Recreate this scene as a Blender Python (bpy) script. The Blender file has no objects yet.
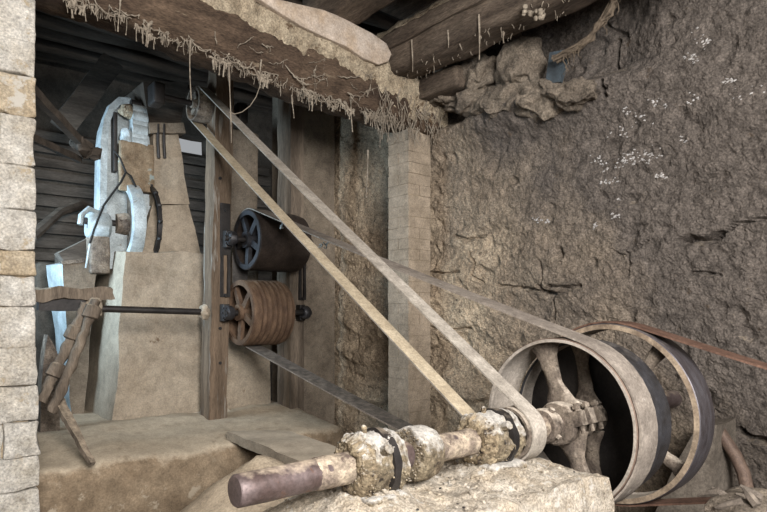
import bpy, bmesh, math, random
from mathutils import Vector, noise
random.seed(7)
scene = bpy.context.scene
COL = scene.collection

# ------------------------------------------------------------------ camera, world, lights, exposure
F = 600.0; CX = 383.5; HY = 311.0; CH = 1.6            # focal length (px), optical column, horizon row, eye height
FW = Vector((0.648, 0.7617, 0)); RT = Vector((0.7617, -0.648, 0)); UP = Vector((0, 0, 1))
cam_d = bpy.data.cameras.new('camera'); cam = bpy.data.objects.new('camera', cam_d); COL.objects.link(cam)
cam.location = (0, 0, CH)
cam.rotation_euler = FW.to_track_quat('-Z', 'Y').to_euler()
cam_d.sensor_width = 36.0; cam_d.lens = 36.0 * F / 767.0
cam_d.shift_y = (HY - 256.0) / 767.0
cam_d.clip_start = 0.05
scene.camera = cam

world = bpy.data.worlds.new('world'); scene.world = world; world.use_nodes = True
bg = world.node_tree.nodes['Background']
bg.inputs[0].default_value = (0.93, 0.96, 1.0, 1); bg.inputs[1].default_value = 0.27

def area(name, loc, target, sx, sy, power, col, spread=180):
    d = bpy.data.lights.new(name, 'AREA'); d.shape = 'RECTANGLE'; d.size = sx; d.size_y = sy
    d.energy = power; d.color = col; d.spread = math.radians(spread)
    o = bpy.data.objects.new(name, d); COL.objects.link(o); o.location = loc
    o.rotation_euler = (Vector(target) - Vector(loc)).to_track_quat('-Z', 'Y').to_euler()
    return o
# added soft area light behind the viewer, standing in for daylight from the front
area('added_front_light', (0.2, -1.5, 2.9), (2.3, 2.8, 1.2), 2.0, 1.6, 400, (1.0, 0.975, 0.96))
# cool daylight through the side window of the machine room
area('side_window_daylight', (-0.25, 5.35, 2.35), (2.0, 5.6, 2.35), 1.4, 1.2, 42, (0.58, 0.80, 1.0), 105)

scene.view_settings.view_transform = 'Standard'; scene.view_settings.look = 'None'
scene.view_settings.gamma = 1.0; scene.view_settings.use_curve_mapping = False
scene.view_settings.exposure = 0.50

# ------------------------------------------------------------------ helpers
def P(px, py, X=None, Y=None, Z=None):
    d = FW + RT * ((px - CX) / F) + UP * ((HY - py) / F)
    if X is not None: t = X / d.x
    elif Y is not None: t = Y / d.y
    else: t = (Z - CH) / d.z
    return Vector((0, 0, CH)) + d * t

ALB = 0.72        # sooty old surfaces: overall reflectance
def lin(c):
    r = []
    for v in c:
        v = v / 255.0
        r.append(v / 12.92 if v <= 0.04045 else ((v + 0.055) / 1.055) ** 2.4)
    return (r[0] * ALB, r[1] * ALB, r[2] * ALB, 1.0)

def mat(name, c1, c2, scale=6.0, dust=None, dust_amt=0.0, rough=0.9, metal=0.0, bump=0.4, bscale=60.0,
        stretch=(1, 1, 1), spots=None, spot_scale=18.0, spot_lo=0.60, bdist=0.01, con=0.30, grey_tone=None, speck=0.22, sscale=85.0):
    m = bpy.data.materials.new(name); m.use_nodes = True
    nt = m.node_tree; N = nt.nodes; L = nt.links
    b = N['Principled BSDF']; b.inputs['Roughness'].default_value = rough; b.inputs['Metallic'].default_value = metal
    if 'Specular IOR Level' in b.inputs: b.inputs['Specular IOR Level'].default_value = 0.5 if rough < 0.6 else 0.2
    g = N.new('ShaderNodeNewGeometry')
    mp = N.new('ShaderNodeMapping'); mp.inputs['Scale'].default_value = stretch
    L.new(g.outputs['Position'], mp.inputs['Vector'])
    def nz(s, det=6.0, rgh=0.65):
        n = N.new('ShaderNodeTexNoise'); n.inputs['Scale'].default_value = s
        n.inputs['Detail'].default_value = det; n.inputs['Roughness'].default_value = rgh
        L.new(mp.outputs[0], n.inputs['Vector']); return n
    def ramp(src, lo, hi):
        r = N.new('ShaderNodeMapRange'); r.inputs['From Min'].default_value = lo; r.inputs['From Max'].default_value = hi
        L.new(src, r.inputs['Value']); return r.outputs[0]
    def mix(fac, a, bb, mode='MIX'):
        x = N.new('ShaderNodeMix'); x.data_type = 'RGBA'; x.blend_type = mode
        if isinstance(fac, float): x.inputs['Factor'].default_value = fac
        else: L.new(fac, x.inputs['Factor'])
        for v, s in ((a, x.inputs[6]), (bb, x.inputs[7])):
            if isinstance(v, tuple): s.default_value = v
            else: L.new(v, s)
        return x.outputs[2]
    n1 = nz(scale); col = mix(ramp(n1.outputs[0], 0.36, 0.64), lin(c1), lin(c2))
    n2 = nz(bscale * 0.22, 12.0, 0.78)
    lum = N.new('ShaderNodeMapRange'); lum.inputs['From Min'].default_value = 0.3; lum.inputs['From Max'].default_value = 0.7
    lum.inputs['To Min'].default_value = 1 - con; lum.inputs['To Max'].default_value = 1 + con * 0.85
    L.new(n2.outputs[0], lum.inputs['Value'])
    cc = N.new('ShaderNodeCombineColor')
    for i in range(3): L.new(lum.outputs[0], cc.inputs[i])
    if speck:
        n5 = nz(sscale, 3.0, 0.6)
        l5 = N.new('ShaderNodeMapRange'); l5.inputs['From Min'].default_value = 0.32; l5.inputs['From Max'].default_value = 0.68
        l5.inputs['To Min'].default_value = 1 - speck; l5.inputs['To Max'].default_value = 1 + speck
        L.new(n5.outputs[0], l5.inputs['Value'])
        mu = N.new('ShaderNodeMath'); mu.operation = 'MULTIPLY'; L.new(lum.outputs[0], mu.inputs[0]); L.new(l5.outputs[0], mu.inputs[1])
        for i in range(3): L.new(mu.outputs[0], cc.inputs[i])
    col = mix(1.0, col, cc.outputs[0], 'MULTIPLY')
    if grey_tone is not None:      # greyer tone growing upward and toward the viewer: (colour, lo, hi) over a warped position field
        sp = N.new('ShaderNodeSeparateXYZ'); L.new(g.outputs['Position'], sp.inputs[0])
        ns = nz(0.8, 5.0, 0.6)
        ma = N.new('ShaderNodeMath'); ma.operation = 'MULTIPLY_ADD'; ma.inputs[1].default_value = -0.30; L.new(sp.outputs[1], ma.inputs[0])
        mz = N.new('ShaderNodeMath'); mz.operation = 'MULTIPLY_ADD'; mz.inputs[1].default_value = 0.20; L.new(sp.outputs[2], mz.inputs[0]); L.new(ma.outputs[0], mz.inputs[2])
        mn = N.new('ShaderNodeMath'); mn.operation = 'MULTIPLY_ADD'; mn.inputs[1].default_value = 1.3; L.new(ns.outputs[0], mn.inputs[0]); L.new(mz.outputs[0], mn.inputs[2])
        col = mix(ramp(mn.outputs[0], grey_tone[1], grey_tone[2]), col, mix(1.0, lin(grey_tone[0]), cc.outputs[0], 'MULTIPLY'))
    if spots is not None:
        n3 = nz(spot_scale, 5.0, 0.7)
        col = mix(ramp(n3.outputs[0], spot_lo, spot_lo + 0.06), col, lin(spots))
    if dust is not None:
        # settled dust: real deposit on faces that look up, broken up by noise
        sx = N.new('ShaderNodeSeparateXYZ'); L.new(g.outputs['Normal'], sx.inputs[0])
        n4 = nz(scale * 2.3)
        ad = N.new('ShaderNodeMath'); ad.operation = 'MULTIPLY_ADD'; ad.inputs[1].default_value = 0.55
        L.new(sx.outputs[2], ad.inputs[0]); L.new(n4.outputs[0], ad.inputs[2])
        f = ramp(ad.outputs[0], 0.95 - dust_amt, 1.3 - dust_amt)
        dl = mix(1.0, lin(dust), cc.outputs[0], 'MULTIPLY')
        dc = mix(0.6, lin(dust), dl)
        col = mix(f, col, dc)
        rr = N.new('ShaderNodeMapRange'); rr.inputs['To Min'].default_value = rough; rr.inputs['To Max'].default_value = 0.95
        L.new(f, rr.inputs['Value']); L.new(rr.outputs[0], b.inputs['Roughness'])
        if metal > 0:
            mm = N.new('ShaderNodeMapRange'); mm.inputs['To Min'].default_value = metal; mm.inputs['To Max'].default_value = 0.0
            L.new(f, mm.inputs['Value']); L.new(mm.outputs[0], b.inputs['Metallic'])
    L.new(col, b.inputs['Base Color'])
    nb = nz(bscale * 0.5, 12.0, 0.75)
    bp = N.new('ShaderNodeBump'); bp.inputs['Strength'].default_value = bump; bp.inputs['Distance'].default_value = bdist
    L.new(nb.outputs[0], bp.inputs['Height']); L.new(bp.outputs[0], b.inputs['Normal'])
    m['_col'] = 1
    return m

DUST = (196, 178, 154)
M = {}
M['wall'] = mat('mud_wall', (172, 152, 128), (204, 184, 157), 2.2, bump=1.0, bscale=60, bdist=0.03, dust=(206, 188, 162), dust_amt=0.0, con=0.6, speck=0.45, grey_tone=((114, 105, 97), 0.38, 0.95), spots=(104, 91, 78), spot_scale=11, spot_lo=0.63)
M['clod'] = mat('mud_clod', (116, 105, 93), (146, 133, 117), 3, bump=1.0, bscale=60, bdist=0.03, dust=(164, 150, 131), dust_amt=0.05, con=0.6, speck=0.45)
M['jamb'] = mat('limestone_block', (236, 230, 219), (208, 198, 181), 5, bump=1.0, bscale=50, bdist=0.03, spots=(206, 188, 160), spot_scale=7, spot_lo=0.61, con=0.45, speck=0.3)
M['jamb_warm'] = mat('ochre_block', (222, 206, 180), (198, 178, 148), 6, bump=1.0, bscale=50, bdist=0.03, spots=(230, 222, 208), spot_scale=9, spot_lo=0.54, con=0.45, speck=0.3)
M['mortar'] = mat('earth_mortar', (166, 148, 124), (188, 170, 144), 9, bump=0.8, bscale=60)
M['brick'] = mat('dusty_brick', (178, 162, 142), (152, 137, 118), 4, bump=0.6, bscale=70, dust=DUST, dust_amt=0.1)
M['plaster'] = mat('dusty_plaster', (184, 170, 150), (160, 146, 127), 2.5, bump=0.6, bscale=40, con=0.35, speck=0.16, dust=(202, 188, 167), dust_amt=0.25, spots=(122, 103, 85), spot_scale=7, spot_lo=0.66)
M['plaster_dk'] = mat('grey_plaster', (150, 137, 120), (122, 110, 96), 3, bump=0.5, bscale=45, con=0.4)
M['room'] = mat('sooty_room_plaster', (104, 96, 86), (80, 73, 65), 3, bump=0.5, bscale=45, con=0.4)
M['ledge'] = mat('earth_ledge', (158, 139, 115), (128, 110, 89), 4, bump=0.7, bscale=40, dust=(200, 184, 160), dust_amt=0.30, con=0.45, spots=(184, 169, 147), spot_scale=5, spot_lo=0.58)
M['mound'] = mat('dust_mound', (228, 216, 198), (196, 180, 157), 7, bump=1.0, bscale=60, bdist=0.03, spots=(236, 229, 217), spot_scale=16, spot_lo=0.58, con=0.5, speck=0.4, sscale=120)
M['sand'] = mat('sand', (186, 170, 147), (166, 150, 128), 6, bump=0.6, bscale=70)
M['floor'] = mat('dirt_floor', (112, 98, 82), (86, 74, 62), 3, bump=0.7, bscale=40)
M['timber'] = mat('old_timber', (108, 90, 74), (72, 58, 48), 5, bump=1.0, bscale=36, bdist=0.03, stretch=(0.4, 1.5, 1.5), con=0.6, speck=0.4, dust=(178, 158, 130), dust_amt=0.2, spots=(140, 124, 104), spot_scale=9, spot_lo=0.62)
M['crust'] = mat('mud_crust', (202, 186, 160), (164, 147, 123), 8, bump=1.0, bscale=60, bdist=0.03, con=0.55, speck=0.4, spots=(112, 92, 72), spot_scale=9, spot_lo=0.60)
M['gypsum'] = mat('gypsum_slab', (180, 160, 138), (200, 186, 172), 5, bump=0.5, bscale=40, con=0.3)
M['timber_y'] = mat('old_timber_roof', (120, 106, 92), (84, 72, 62), 5, bump=1.0, bscale=36, bdist=0.03, stretch=(1.5, 0.3, 1.5), con=0.55, speck=0.35, dust=(172, 154, 130), dust_amt=0.25)
M['post'] = mat('post_wood', (134, 115, 96), (98, 83, 69), 5, con=0.5, bump=0.8, bscale=35, stretch=(2, 2, 0.2), dust=DUST, dust_amt=0.15, spots=(150, 142, 131), spot_scale=5, spot_lo=0.57)
M['post_grey'] = mat('post_wood_grey', (140, 126, 110), (106, 94, 82), 5, con=0.5, bump=0.8, bscale=35, stretch=(2, 2, 0.2), dust=DUST, dust_amt=0.15)
M['darkwood'] = mat('dark_wood', (84, 75, 66), (60, 53, 46), 5, con=0.5, bump=0.7, bscale=30, stretch=(0.3, 2, 2), dust=(130, 118, 104), dust_amt=0.05)
M['slat'] = mat('grey_slat', (112, 102, 92), (82, 74, 66), 5, con=0.5, bump=0.7, bscale=30, stretch=(0.3, 2, 2), dust=(146, 134, 120), dust_amt=0.15)
M['steel'] = mat('worn_shaft_steel', (120, 106, 104), (92, 76, 72), 7, rough=0.5, metal=0.45, bump=0.25, bscale=60, dust=DUST, dust_amt=0.08, spots=(112, 78, 58), spot_scale=10, spot_lo=0.6)
M['castiron'] = mat('dusty_cast_iron', (152, 138, 122), (108, 96, 86), 9, rough=0.8, bump=0.9, bscale=70, bdist=0.02, con=0.55, speck=0.3, spots=(74, 64, 56), spot_scale=13, spot_lo=0.60, dust=(206, 192, 174), dust_amt=0.34)
M['rim'] = mat('grey_rim_iron', (182, 172, 160), (150, 140, 128), 5, rough=0.7, bump=0.25, bscale=50, dust=(186, 174, 158), dust_amt=0.15, spots=(96, 80, 68), spot_scale=7, spot_lo=0.68)
M['rim_brown'] = mat('rusty_rim', (132, 112, 98), (104, 86, 76), 9, rough=0.6, metal=0.2, bump=0.3, bscale=50, stretch=(3, 1, 1), dust=DUST, dust_amt=0.0)
M['rim_tan'] = mat('dusty_rim_face', (166, 148, 126), (124, 107, 90), 9, rough=0.8, bump=0.4, bscale=50, con=0.5)
M['rim_dark'] = mat('dark_rim', (72, 72, 76), (50, 47, 46), 8, rough=0.5, metal=0.3, bump=0.25, bscale=60, dust=(120, 112, 104), dust_amt=0.0)
M['rim_blue'] = mat('polished_rim', (112, 108, 112), (84, 76, 76), 8, rough=0.45, metal=0.5, bump=0.2, bscale=60, stretch=(4, 1, 1), dust=(170, 156, 138), dust_amt=0.0)
M['dustsleeve'] = mat('dust_on_steel', (186, 170, 148), (122, 108, 97), 16, bump=0.8, bscale=80, con=0.5, speck=0.35, rough=0.85, spots=(100, 86, 78), spot_scale=14, spot_lo=0.58)
M['crustyellow'] = mat('yellow_grease_crust', (186, 168, 138), (118, 101, 79), 22, bump=1.0, bscale=90, bdist=0.02, con=0.5, speck=0.4, spots=(68, 58, 49), spot_scale=22, spot_lo=0.56, dust=(222, 212, 196), dust_amt=0.18)
M['whitecrust'] = mat('white_dust_casting', (176, 160, 132), (112, 98, 80), 16, bump=1.0, bscale=80, bdist=0.03, con=0.6, speck=0.4, spots=(64, 55, 47), spot_scale=15, spot_lo=0.59, dust=(230, 223, 212), dust_amt=0.38)
M['blackiron'] = mat('black_iron', (56, 51, 48), (38, 34, 32), 9, rough=0.55, metal=0.35, bump=0.35, bscale=70, dust=(150, 136, 118), dust_amt=0.0)
M['belt_grey'] = mat('grey_belt', (160, 149, 137), (128, 118, 108), 9, rough=0.8, bump=0.3, bscale=90, spots=(178, 169, 158), spot_scale=12, spot_lo=0.62)
M['belt_pale'] = mat('pale_grey_belt', (182, 173, 160), (150, 141, 129), 9, rough=0.85, bump=0.3, bscale=90)
M['belt_dark'] = mat('dark_belt', (98, 94, 90), (76, 72, 68), 9, rough=0.6, bump=0.25, bscale=90, dust=(150, 142, 132), dust_amt=0.05)
M['belt_canvas'] = mat('canvas_belt', (198, 183, 157), (176, 160, 134), 9, rough=0.85, bump=0.3, bscale=110)
M['belt_rust'] = mat('rust_belt', (120, 92, 77), (94, 70, 58), 9, rough=0.75, bump=0.3, bscale=90, con=0.4)
M['drumwood'] = mat('drum_wood', (122, 98, 78), (90, 70, 56), 9, rough=0.7, bump=0.5, bscale=50, stretch=(3, 1, 1), dust=(150, 134, 114), dust_amt=0.0)
M['drumdark'] = mat('drum_dark', (70, 60, 53), (50, 42, 37), 7, rough=0.7, bump=0.4, bscale=50, dust=(110, 100, 88), dust_amt=0.05)
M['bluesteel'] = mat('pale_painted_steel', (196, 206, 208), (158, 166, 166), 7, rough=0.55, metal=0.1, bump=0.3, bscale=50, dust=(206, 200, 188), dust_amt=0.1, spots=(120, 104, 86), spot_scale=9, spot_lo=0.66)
M['flake'] = mat('flaking_paint', (128, 108, 86), (158, 140, 116), 8, bump=0.6, bscale=50, con=0.5, spots=(164, 176, 172), spot_scale=8, spot_lo=0.60)
M['rubber'] = mat('black_cable', (30, 29, 28), (44, 42, 40), 9, rough=0.6, bump=0.1)
M['cobweb'] = mat('dust_cobweb', (166, 154, 137), (126, 114, 100), 12, rough=1.0, bump=0.8, bscale=120)
M['rope'] = mat('fibre_rope', (120, 106, 90), (90, 79, 67), 12, rough=1.0, bump=0.9, bscale=90)
M['slate'] = mat('blue_grey_sheet', (78, 88, 94), (60, 66, 70), 9, rough=0.5, bump=0.2)
M['concrete'] = mat('grey_concrete', (132, 122, 110), (104, 95, 85), 5, bump=0.6, bscale=50, con=0.5, spots=(176, 168, 156), spot_scale=11, spot_lo=0.66)
M['lime'] = mat('lime_bloom', (206, 202, 198), (160, 154, 148), 30, bump=0.6, bscale=90)

def nv(p, f, s):
    return noise.noise_vector(Vector((p[0] * f + s * 7.3, p[1] * f - s * 3.1, p[2] * f + s * 1.7)))
def fbm(p, f, s, o=4):
    return noise.fractal(Vector((p[0] * f + s * 5.3, p[1] * f + s * 2.9, p[2] * f - s * 4.7)), 0.9, 2.1, o)

class MB:
    def __init__(s): s.v = []; s.f = []; s.mi = []
    def add(s, v, f, mi=0):
        o = len(s.v); s.v += [Vector(p) for p in v]; s.f += [tuple(i + o for i in q) for q in f]; s.mi += [mi] * len(f)
        return s
    def rough(s, amp, freq, seed=0.0, amp2=0.0, freq2=0.0):
        for i, p in enumerate(s.v):
            q = p + nv(p, freq, seed) * amp
            if amp2: q = q + nv(p, freq2, seed + 3) * amp2
            s.v[i] = q
        return s
    # subdivided hexahedron, corners c[0..3] bottom ring, c[4..7] top ring
    def hexa(s, c, n=(6, 6, 6), mi=0):
        c = [Vector(p) for p in c]; nx, ny, nz = n; idx = {}; V = []; Fc = []
        def pt(i, j, k):
            key = (i, j, k)
            if key not in idx:
                a, b, d = i / nx, j / ny, k / nz
                lo = (c[0] * (1 - a) + c[1] * a) * (1 - b) + (c[3] * (1 - a) + c[2] * a) * b
                hi = (c[4] * (1 - a) + c[5] * a) * (1 - b) + (c[7] * (1 - a) + c[6] * a) * b
                idx[key] = len(V); V.append(lo * (1 - d) + hi * d)
            return idx[key]
        for i in range(nx):
            for j in range(ny):
                Fc.append((pt(i, j, 0), pt(i, j + 1, 0), pt(i + 1, j + 1, 0), pt(i + 1, j, 0)))
                Fc.append((pt(i, j, nz), pt(i + 1, j, nz), pt(i + 1, j + 1, nz), pt(i, j + 1, nz)))
        for i in range(nx):
            for k in range(nz):
                Fc.append((pt(i, 0, k), pt(i + 1, 0, k), pt(i + 1, 0, k + 1), pt(i, 0, k + 1)))
                Fc.append((pt(i, ny, k), pt(i, ny, k + 1), pt(i + 1, ny, k + 1), pt(i + 1, ny, k)))
        for j in range(ny):
            for k in range(nz):
                Fc.append((pt(0, j, k), pt(0, j, k + 1), pt(0, j + 1, k + 1), pt(0, j + 1, k)))
                Fc.append((pt(nx, j, k), pt(nx, j + 1, k), pt(nx, j + 1, k + 1), pt(nx, j, k + 1)))
        return s.add(V, Fc, mi)
    def box(s, a, b, n=(1, 1, 1), mi=0):
        x0, y0, z0 = a; x1, y1, z1 = b
        return s.hexa([(x0, y0, z0), (x1, y0, z0), (x1, y1, z0), (x0, y1, z0), (x0, y0, z1), (x1, y0, z1), (x1, y1, z1), (x0, y1, z1)], n, mi)
    # box with rounded edges, fine grid, noise
    def rbox(s, a, b, seg=0.06, rnd=0.015, mi=0):
        a = Vector(a); b = Vector(b)
        def line(lo, hi):
            r = min(rnd, (hi - lo) * 0.3); L = [lo, lo + r * 0.35, lo + r]
            n = max(1, int(round((hi - lo - 2 * r) / seg)))
            L += [lo + r + (hi - lo - 2 * r) * i / n for i in range(1, n)]
            return L + [hi - r, hi - r * 0.35, hi]
        G = [line(a[i], b[i]) for i in range(3)]
        idx = {}; V = []; Fc = []
        R = [min(rnd, (b[i] - a[i]) * 0.3) for i in range(3)]; rr = min(R)
        def pt(i, j, k):
            if (i, j, k) not in idx:
                p = Vector((G[0][i], G[1][j], G[2][k]))
                q = Vector([min(max(p[t], a[t] + rr), b[t] - rr) for t in range(3)])
                d = p - q
                if d.length > 1e-9: p = q + d.normalized() * min(rr, d.length) if d.length < rr else q + d.normalized() * rr
                idx[(i, j, k)] = len(V); V.append(p)
            return idx[(i, j, k)]
        nx, ny, nz = len(G[0]) - 1, len(G[1]) - 1, len(G[2]) - 1
        for i in range(nx):
            for j in range(ny):
                Fc.append((pt(i, j, 0), pt(i, j + 1, 0), pt(i + 1, j + 1, 0), pt(i + 1, j, 0)))
                Fc.append((pt(i, j, nz), pt(i + 1, j, nz), pt(i + 1, j + 1, nz), pt(i, j + 1, nz)))
            for k in range(nz):
                Fc.append((pt(i, 0, k), pt(i + 1, 0, k), pt(i + 1, 0, k + 1), pt(i, 0, k + 1)))
                Fc.append((pt(i, ny, k), pt(i, ny, k + 1), pt(i + 1, ny, k + 1), pt(i + 1, ny, k)))
        for j in range(ny):
            for k in range(nz):
                Fc.append((pt(0, j, k), pt(0, j, k + 1), pt(0, j + 1, k + 1), pt(0, j + 1, k)))
                Fc.append((pt(nx, j, k), pt(nx, j + 1, k), pt(nx, j + 1, k + 1), pt(nx, j, k + 1)))
        return s.add(V, Fc, mi)
    # rectangular bar between two points
    def bar(s, p0, p1, w, h, up=(0, 0, 1), n=10, w1=None, h1=None, mi=0):
        p0 = Vector(p0); p1 = Vector(p1); d = (p1 - p0).normalized(); up = Vector(up)
        sd = d.cross(up).normalized(); u = sd.cross(d)
        w1 = w if w1 is None else w1; h1 = h if h1 is None else h1
        def ring(p, a, b): return [p - sd * a / 2 - u * b / 2, p + sd * a / 2 - u * b / 2, p + sd * a / 2 + u * b / 2, p - sd * a / 2 + u * b / 2]
        A = ring(p0, w, h); B = ring(p1, w1, h1)
        return s.hexa([A[0], A[1], A[2], A[3], B[0], B[1], B[2], B[3]], (2, 2, n), mi)
    def tube(s, path, rad, n=10, caps=True, mi=0):
        path = [Vector(p) for p in path]; m = len(path)
        if not hasattr(rad, '__len__'): rad = [rad] * m
        V = []; Fc = []; prev = None
        for i in range(m):
            t = (path[min(i + 1, m - 1)] - path[max(i - 1, 0)]).normalized()
            if prev is None:
                a = Vector((0, 0, 1)) if abs(t.z) < 0.9 else Vector((1, 0, 0))
                u = t.cross(a).normalized()
            else: u = (prev - t * prev.dot(t)).normalized()
            prev = u; w = t.cross(u)
            for k in range(n):
                an = 2 * math.pi * k / n
                V.append(path[i] + (u * math.cos(an) + w * math.sin(an)) * rad[i])
        for i in range(m - 1):
            for k in range(n):
                k2 = (k + 1) % n
                Fc.append((i * n + k, i * n + k2, (i + 1) * n + k2, (i + 1) * n + k))
        if caps:
            Fc.append(tuple(range(n - 1, -1, -1))); Fc.append(tuple((m - 1) * n + k for k in range(n)))
        return s.add(V, Fc, mi)
    # revolve (x, r) profile about an axis parallel to X through (cy, cz)
    def lathe(s, prof, cy, cz, n=48, closed=False, mi=0):
        V = []; Fc = []; m = len(prof)
        for k in range(n):
            an = 2 * math.pi * k / n
            for x, r in prof: V.append((x, cy + r * math.cos(an), cz + r * math.sin(an)))
        for k in range(n):
            k2 = (k + 1) % n
            for i in range(m if closed else m - 1):
                j = (i + 1) % m
                Fc.append((k * m + i, k * m + j, k2 * m + j, k2 * m + i))
        if not closed:
            if prof[0][1] > 1e-6: Fc.append(tuple(k * m for k in range(n)))
            if prof[-1][1] > 1e-6: Fc.append(tuple(k * m + m - 1 for k in range(n - 1, -1, -1)))
        return s.add(V, Fc, mi)
    def blob(s, c, r, seed, amp=0.3, sub=2, mi=0):
        bm = bmesh.new(); bmesh.ops.create_icosphere(bm, subdivisions=sub, radius=1.0)
        V = []
        r = Vector(r) if hasattr(r, '__len__') else Vector((r, r, r))
        for v in bm.verts:
            k = 1 + amp * noise.noise(v.co * 1.6 + Vector((seed * 3.1, seed * 1.7, -seed)))
            V.append(Vector(c) + Vector((v.co.x * r.x, v.co.y * r.y, v.co.z * r.z)) * k)
        Fc = [tuple(v.index for v in f.verts) for f in bm.faces]; bm.free()
        return s.add(V, Fc, mi)

W = {}     # world location of each object
def props(o, label=None, cat=None, group=None, kind=None):
    if label: o['label'] = label
    if cat: o['category'] = cat
    if group: o['group'] = group
    if kind: o['kind'] = kind
    return o
def thing(name, label, cat, loc, group=None):
    o = bpy.data.objects.new(name, None); COL.objects.link(o); o.location = loc; o.empty_display_size = 0.1
    W[o.name] = Vector(loc); return props(o, label, cat, group)
def build(mb, name, m, parent=None, label=None, cat=None, group=None, kind=None, smooth=40, fix=True):
    xs = [p.x for p in mb.v]; ys = [p.y for p in mb.v]; zs = [p.z for p in mb.v]
    base = Vector(((min(xs) + max(xs)) / 2, (min(ys) + max(ys)) / 2, min(zs)))
    me = bpy.data.meshes.new(name); me.from_pydata([p - base for p in mb.v], [], mb.f)
    ms = m if isinstance(m, (list, tuple)) else [m]
    for x in ms: me.materials.append(M[x])
    if len(ms) > 1: me.polygons.foreach_set('material_index', mb.mi)
    if fix:
        bm = bmesh.new(); bm.from_mesh(me); bmesh.ops.recalc_face_normals(bm, faces=bm.faces); bm.to_mesh(me); bm.free()
    if smooth:
        me.polygons.foreach_set('use_smooth', [True] * len(me.polygons)); me.set_sharp_from_angle(angle=math.radians(smooth))
    me.update()
    o = bpy.data.objects.new(name, me); COL.objects.link(o)
    if parent is not None: o.parent = parent; o.location = base - W[parent.name]
    else: o.location = base
    W[o.name] = base
    return props(o, label, cat, group, kind)
def R(a, b): return random.uniform(a, b)

# ------------------------------------------------------------------ the setting
SY, SZ = 1.65, 1.062                       # line shaft axis
WX = 3.80                                  # right wall plane
# floor
mb = MB(); n = 60; x0, x1, y0, y1 = -4.0, 4.4, -4.0, 7.4
V = []; Fc = []
for j in range(n + 1):
    for i in range(n + 1):
        x = x0 + (x1 - x0) * i / n; y = y0 + (y1 - y0) * j / n
        V.append((x, y, 0.03 * fbm((x, y, 0), 1.7, 2)))
for j in range(n):
    for i in range(n):
        a = j * (n + 1) + i; Fc.append((a, a + 1, a + n + 2, a + n + 1))
build(mb.add(V, Fc), 'floor', 'floor', kind='structure', label='dark dirt floor of the mill shed')

# right wall: eroded mud, with cracks, ledges and a broken top
cr = []
for pts, wd, dp in (([(680, 242), (690, 239), (700, 240), (712, 238), (720, 234)], 0.020, 0.10),
                    ([(720, 234), (735, 224), (767, 217)], 0.008, 0.05),
                    ([(607, 35), (606, 70), (609, 98)], 0.014, 0.08),
                    ([(612, 90), (600, 96), (585, 92)], 0.012, 0.05),
                    ([(610, 248), (622, 256), (634, 250), (648, 240)], 0.006, 0.03),
                    ([(628, 252), (630, 262), (628, 275)], 0.006, 0.03),
                    ([(455, 235), (470, 240), (486, 236)], 0.010, 0.05),
                    ([(442, 245), (443, 262)], 0.010, 0.05),
                    ([(740, 430), (750, 438), (767, 442)], 0.016, 0.08),
                    ([(430, 272), (448, 274), (462, 272)], 0.010, 0.05),
                    ([(435, 328), (452, 330), (470, 328)], 0.010, 0.05),
                    ([(500, 285), (530, 289), (556, 294), (572, 290)], 0.009, 0.05),
                    ([(543, 262), (546, 278), (541, 292)], 0.008, 0.04),
                    ([(590, 12), (600, 22), (616, 28)], 0.010, 0.05),
                    ([(560, 250), (563, 256)], 0.020, 0.07),
                    ([(540, 286), (546, 292), (552, 286), (566, 288), (582, 286)], 0.012, 0.06),
                    ([(552, 296), (556, 310), (552, 322)], 0.008, 0.04),
                    ([(690, 274), (698, 272), (720, 275)], 0.008, 0.04),
                    ([(436, 246), (440, 254), (436, 262)], 0.012, 0.05),
                    ([(470, 252), (478, 262), (474, 276), (484, 282)], 0.008, 0.04)):
    w = [P(a, b, X=WX) for a, b in pts]
    cr.append(([(p.y, p.z) for p in w], wd, dp))
def seg_d(y, z, a, b):
    dy, dz = b[0] - a[0], b[1] - a[1]; L2 = dy * dy + dz * dz
    t = max(0, min(1, ((y - a[0]) * dy + (z - a[1]) * dz) / L2))
    return math.hypot(y - a[0] - t * dy, z - a[1] - t * dz), t
def wall_off(y, z):
    p = (0, y, z)
    d = 0.050 * fbm(p, 0.9, 1, 3) + 0.016 * fbm(p, 3.2, 4, 5) + 0.013 * fbm((0, y * 0.8, z), 12, 6, 4) + 0.009 * fbm(p, 34, 8, 3)
    # eroded adobe courses: ledges that run along the wall
    c = noise.noise(Vector((y * 1.2 + 9, z * 5.5 + 1.1 * noise.noise(Vector((y * 2, z * 2, 3))), 4.2)))
    k = max(0.0, min(1.0, (y - 1.6) / 1.2)) * max(0.0, min(1.0, (2.6 - z) / 0.6))
    d += 0.042 * k * max(-0.5, min(0.5, c * 2.8))
    # chips
    h = noise.noise(Vector((y * 9 + 3, z * 9, 7.7)))
    if h > 0.32: d -= 0.035 * (h - 0.32) / 0.4
    for pts, wd, dp in cr:
        best = 9; wj = wd * (1 + 0.5 * noise.noise(Vector((y * 14, z * 14, 1))))
        for i in range(len(pts) - 1):
            a, b = pts[i], pts[i + 1]
            if min(a[0], b[0]) - 0.1 < y < max(a[0], b[0]) + 0.1 and min(a[1], b[1]) - 0.1 < z < max(a[1], b[1]) + 0.1:
                best = min(best, seg_d(y, z, a, b)[0])
        if best < wj * 1.6: d -= dp * (1 - best / (wj * 1.6))
    # dusty shoulder where the wall top has crumbled, beside the beam bearing
    t = math.exp(-((y - 2.75) / 0.75) ** 2) * math.exp(-((z - 3.12) / 0.16) ** 2)
    d += 0.20 * t
    t2 = max(0.0, min(1.0, (z - 3.16 - 0.05 * noise.noise(Vector((y * 3, 2, 8)))) / 0.10)) * max(0.0, min(1.0, (y - 1.75) / 0.3))
    d -= 0.16 * t2 * max(0.0, min(1.0, (4.4 - y) / 0.4))
    return d
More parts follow.
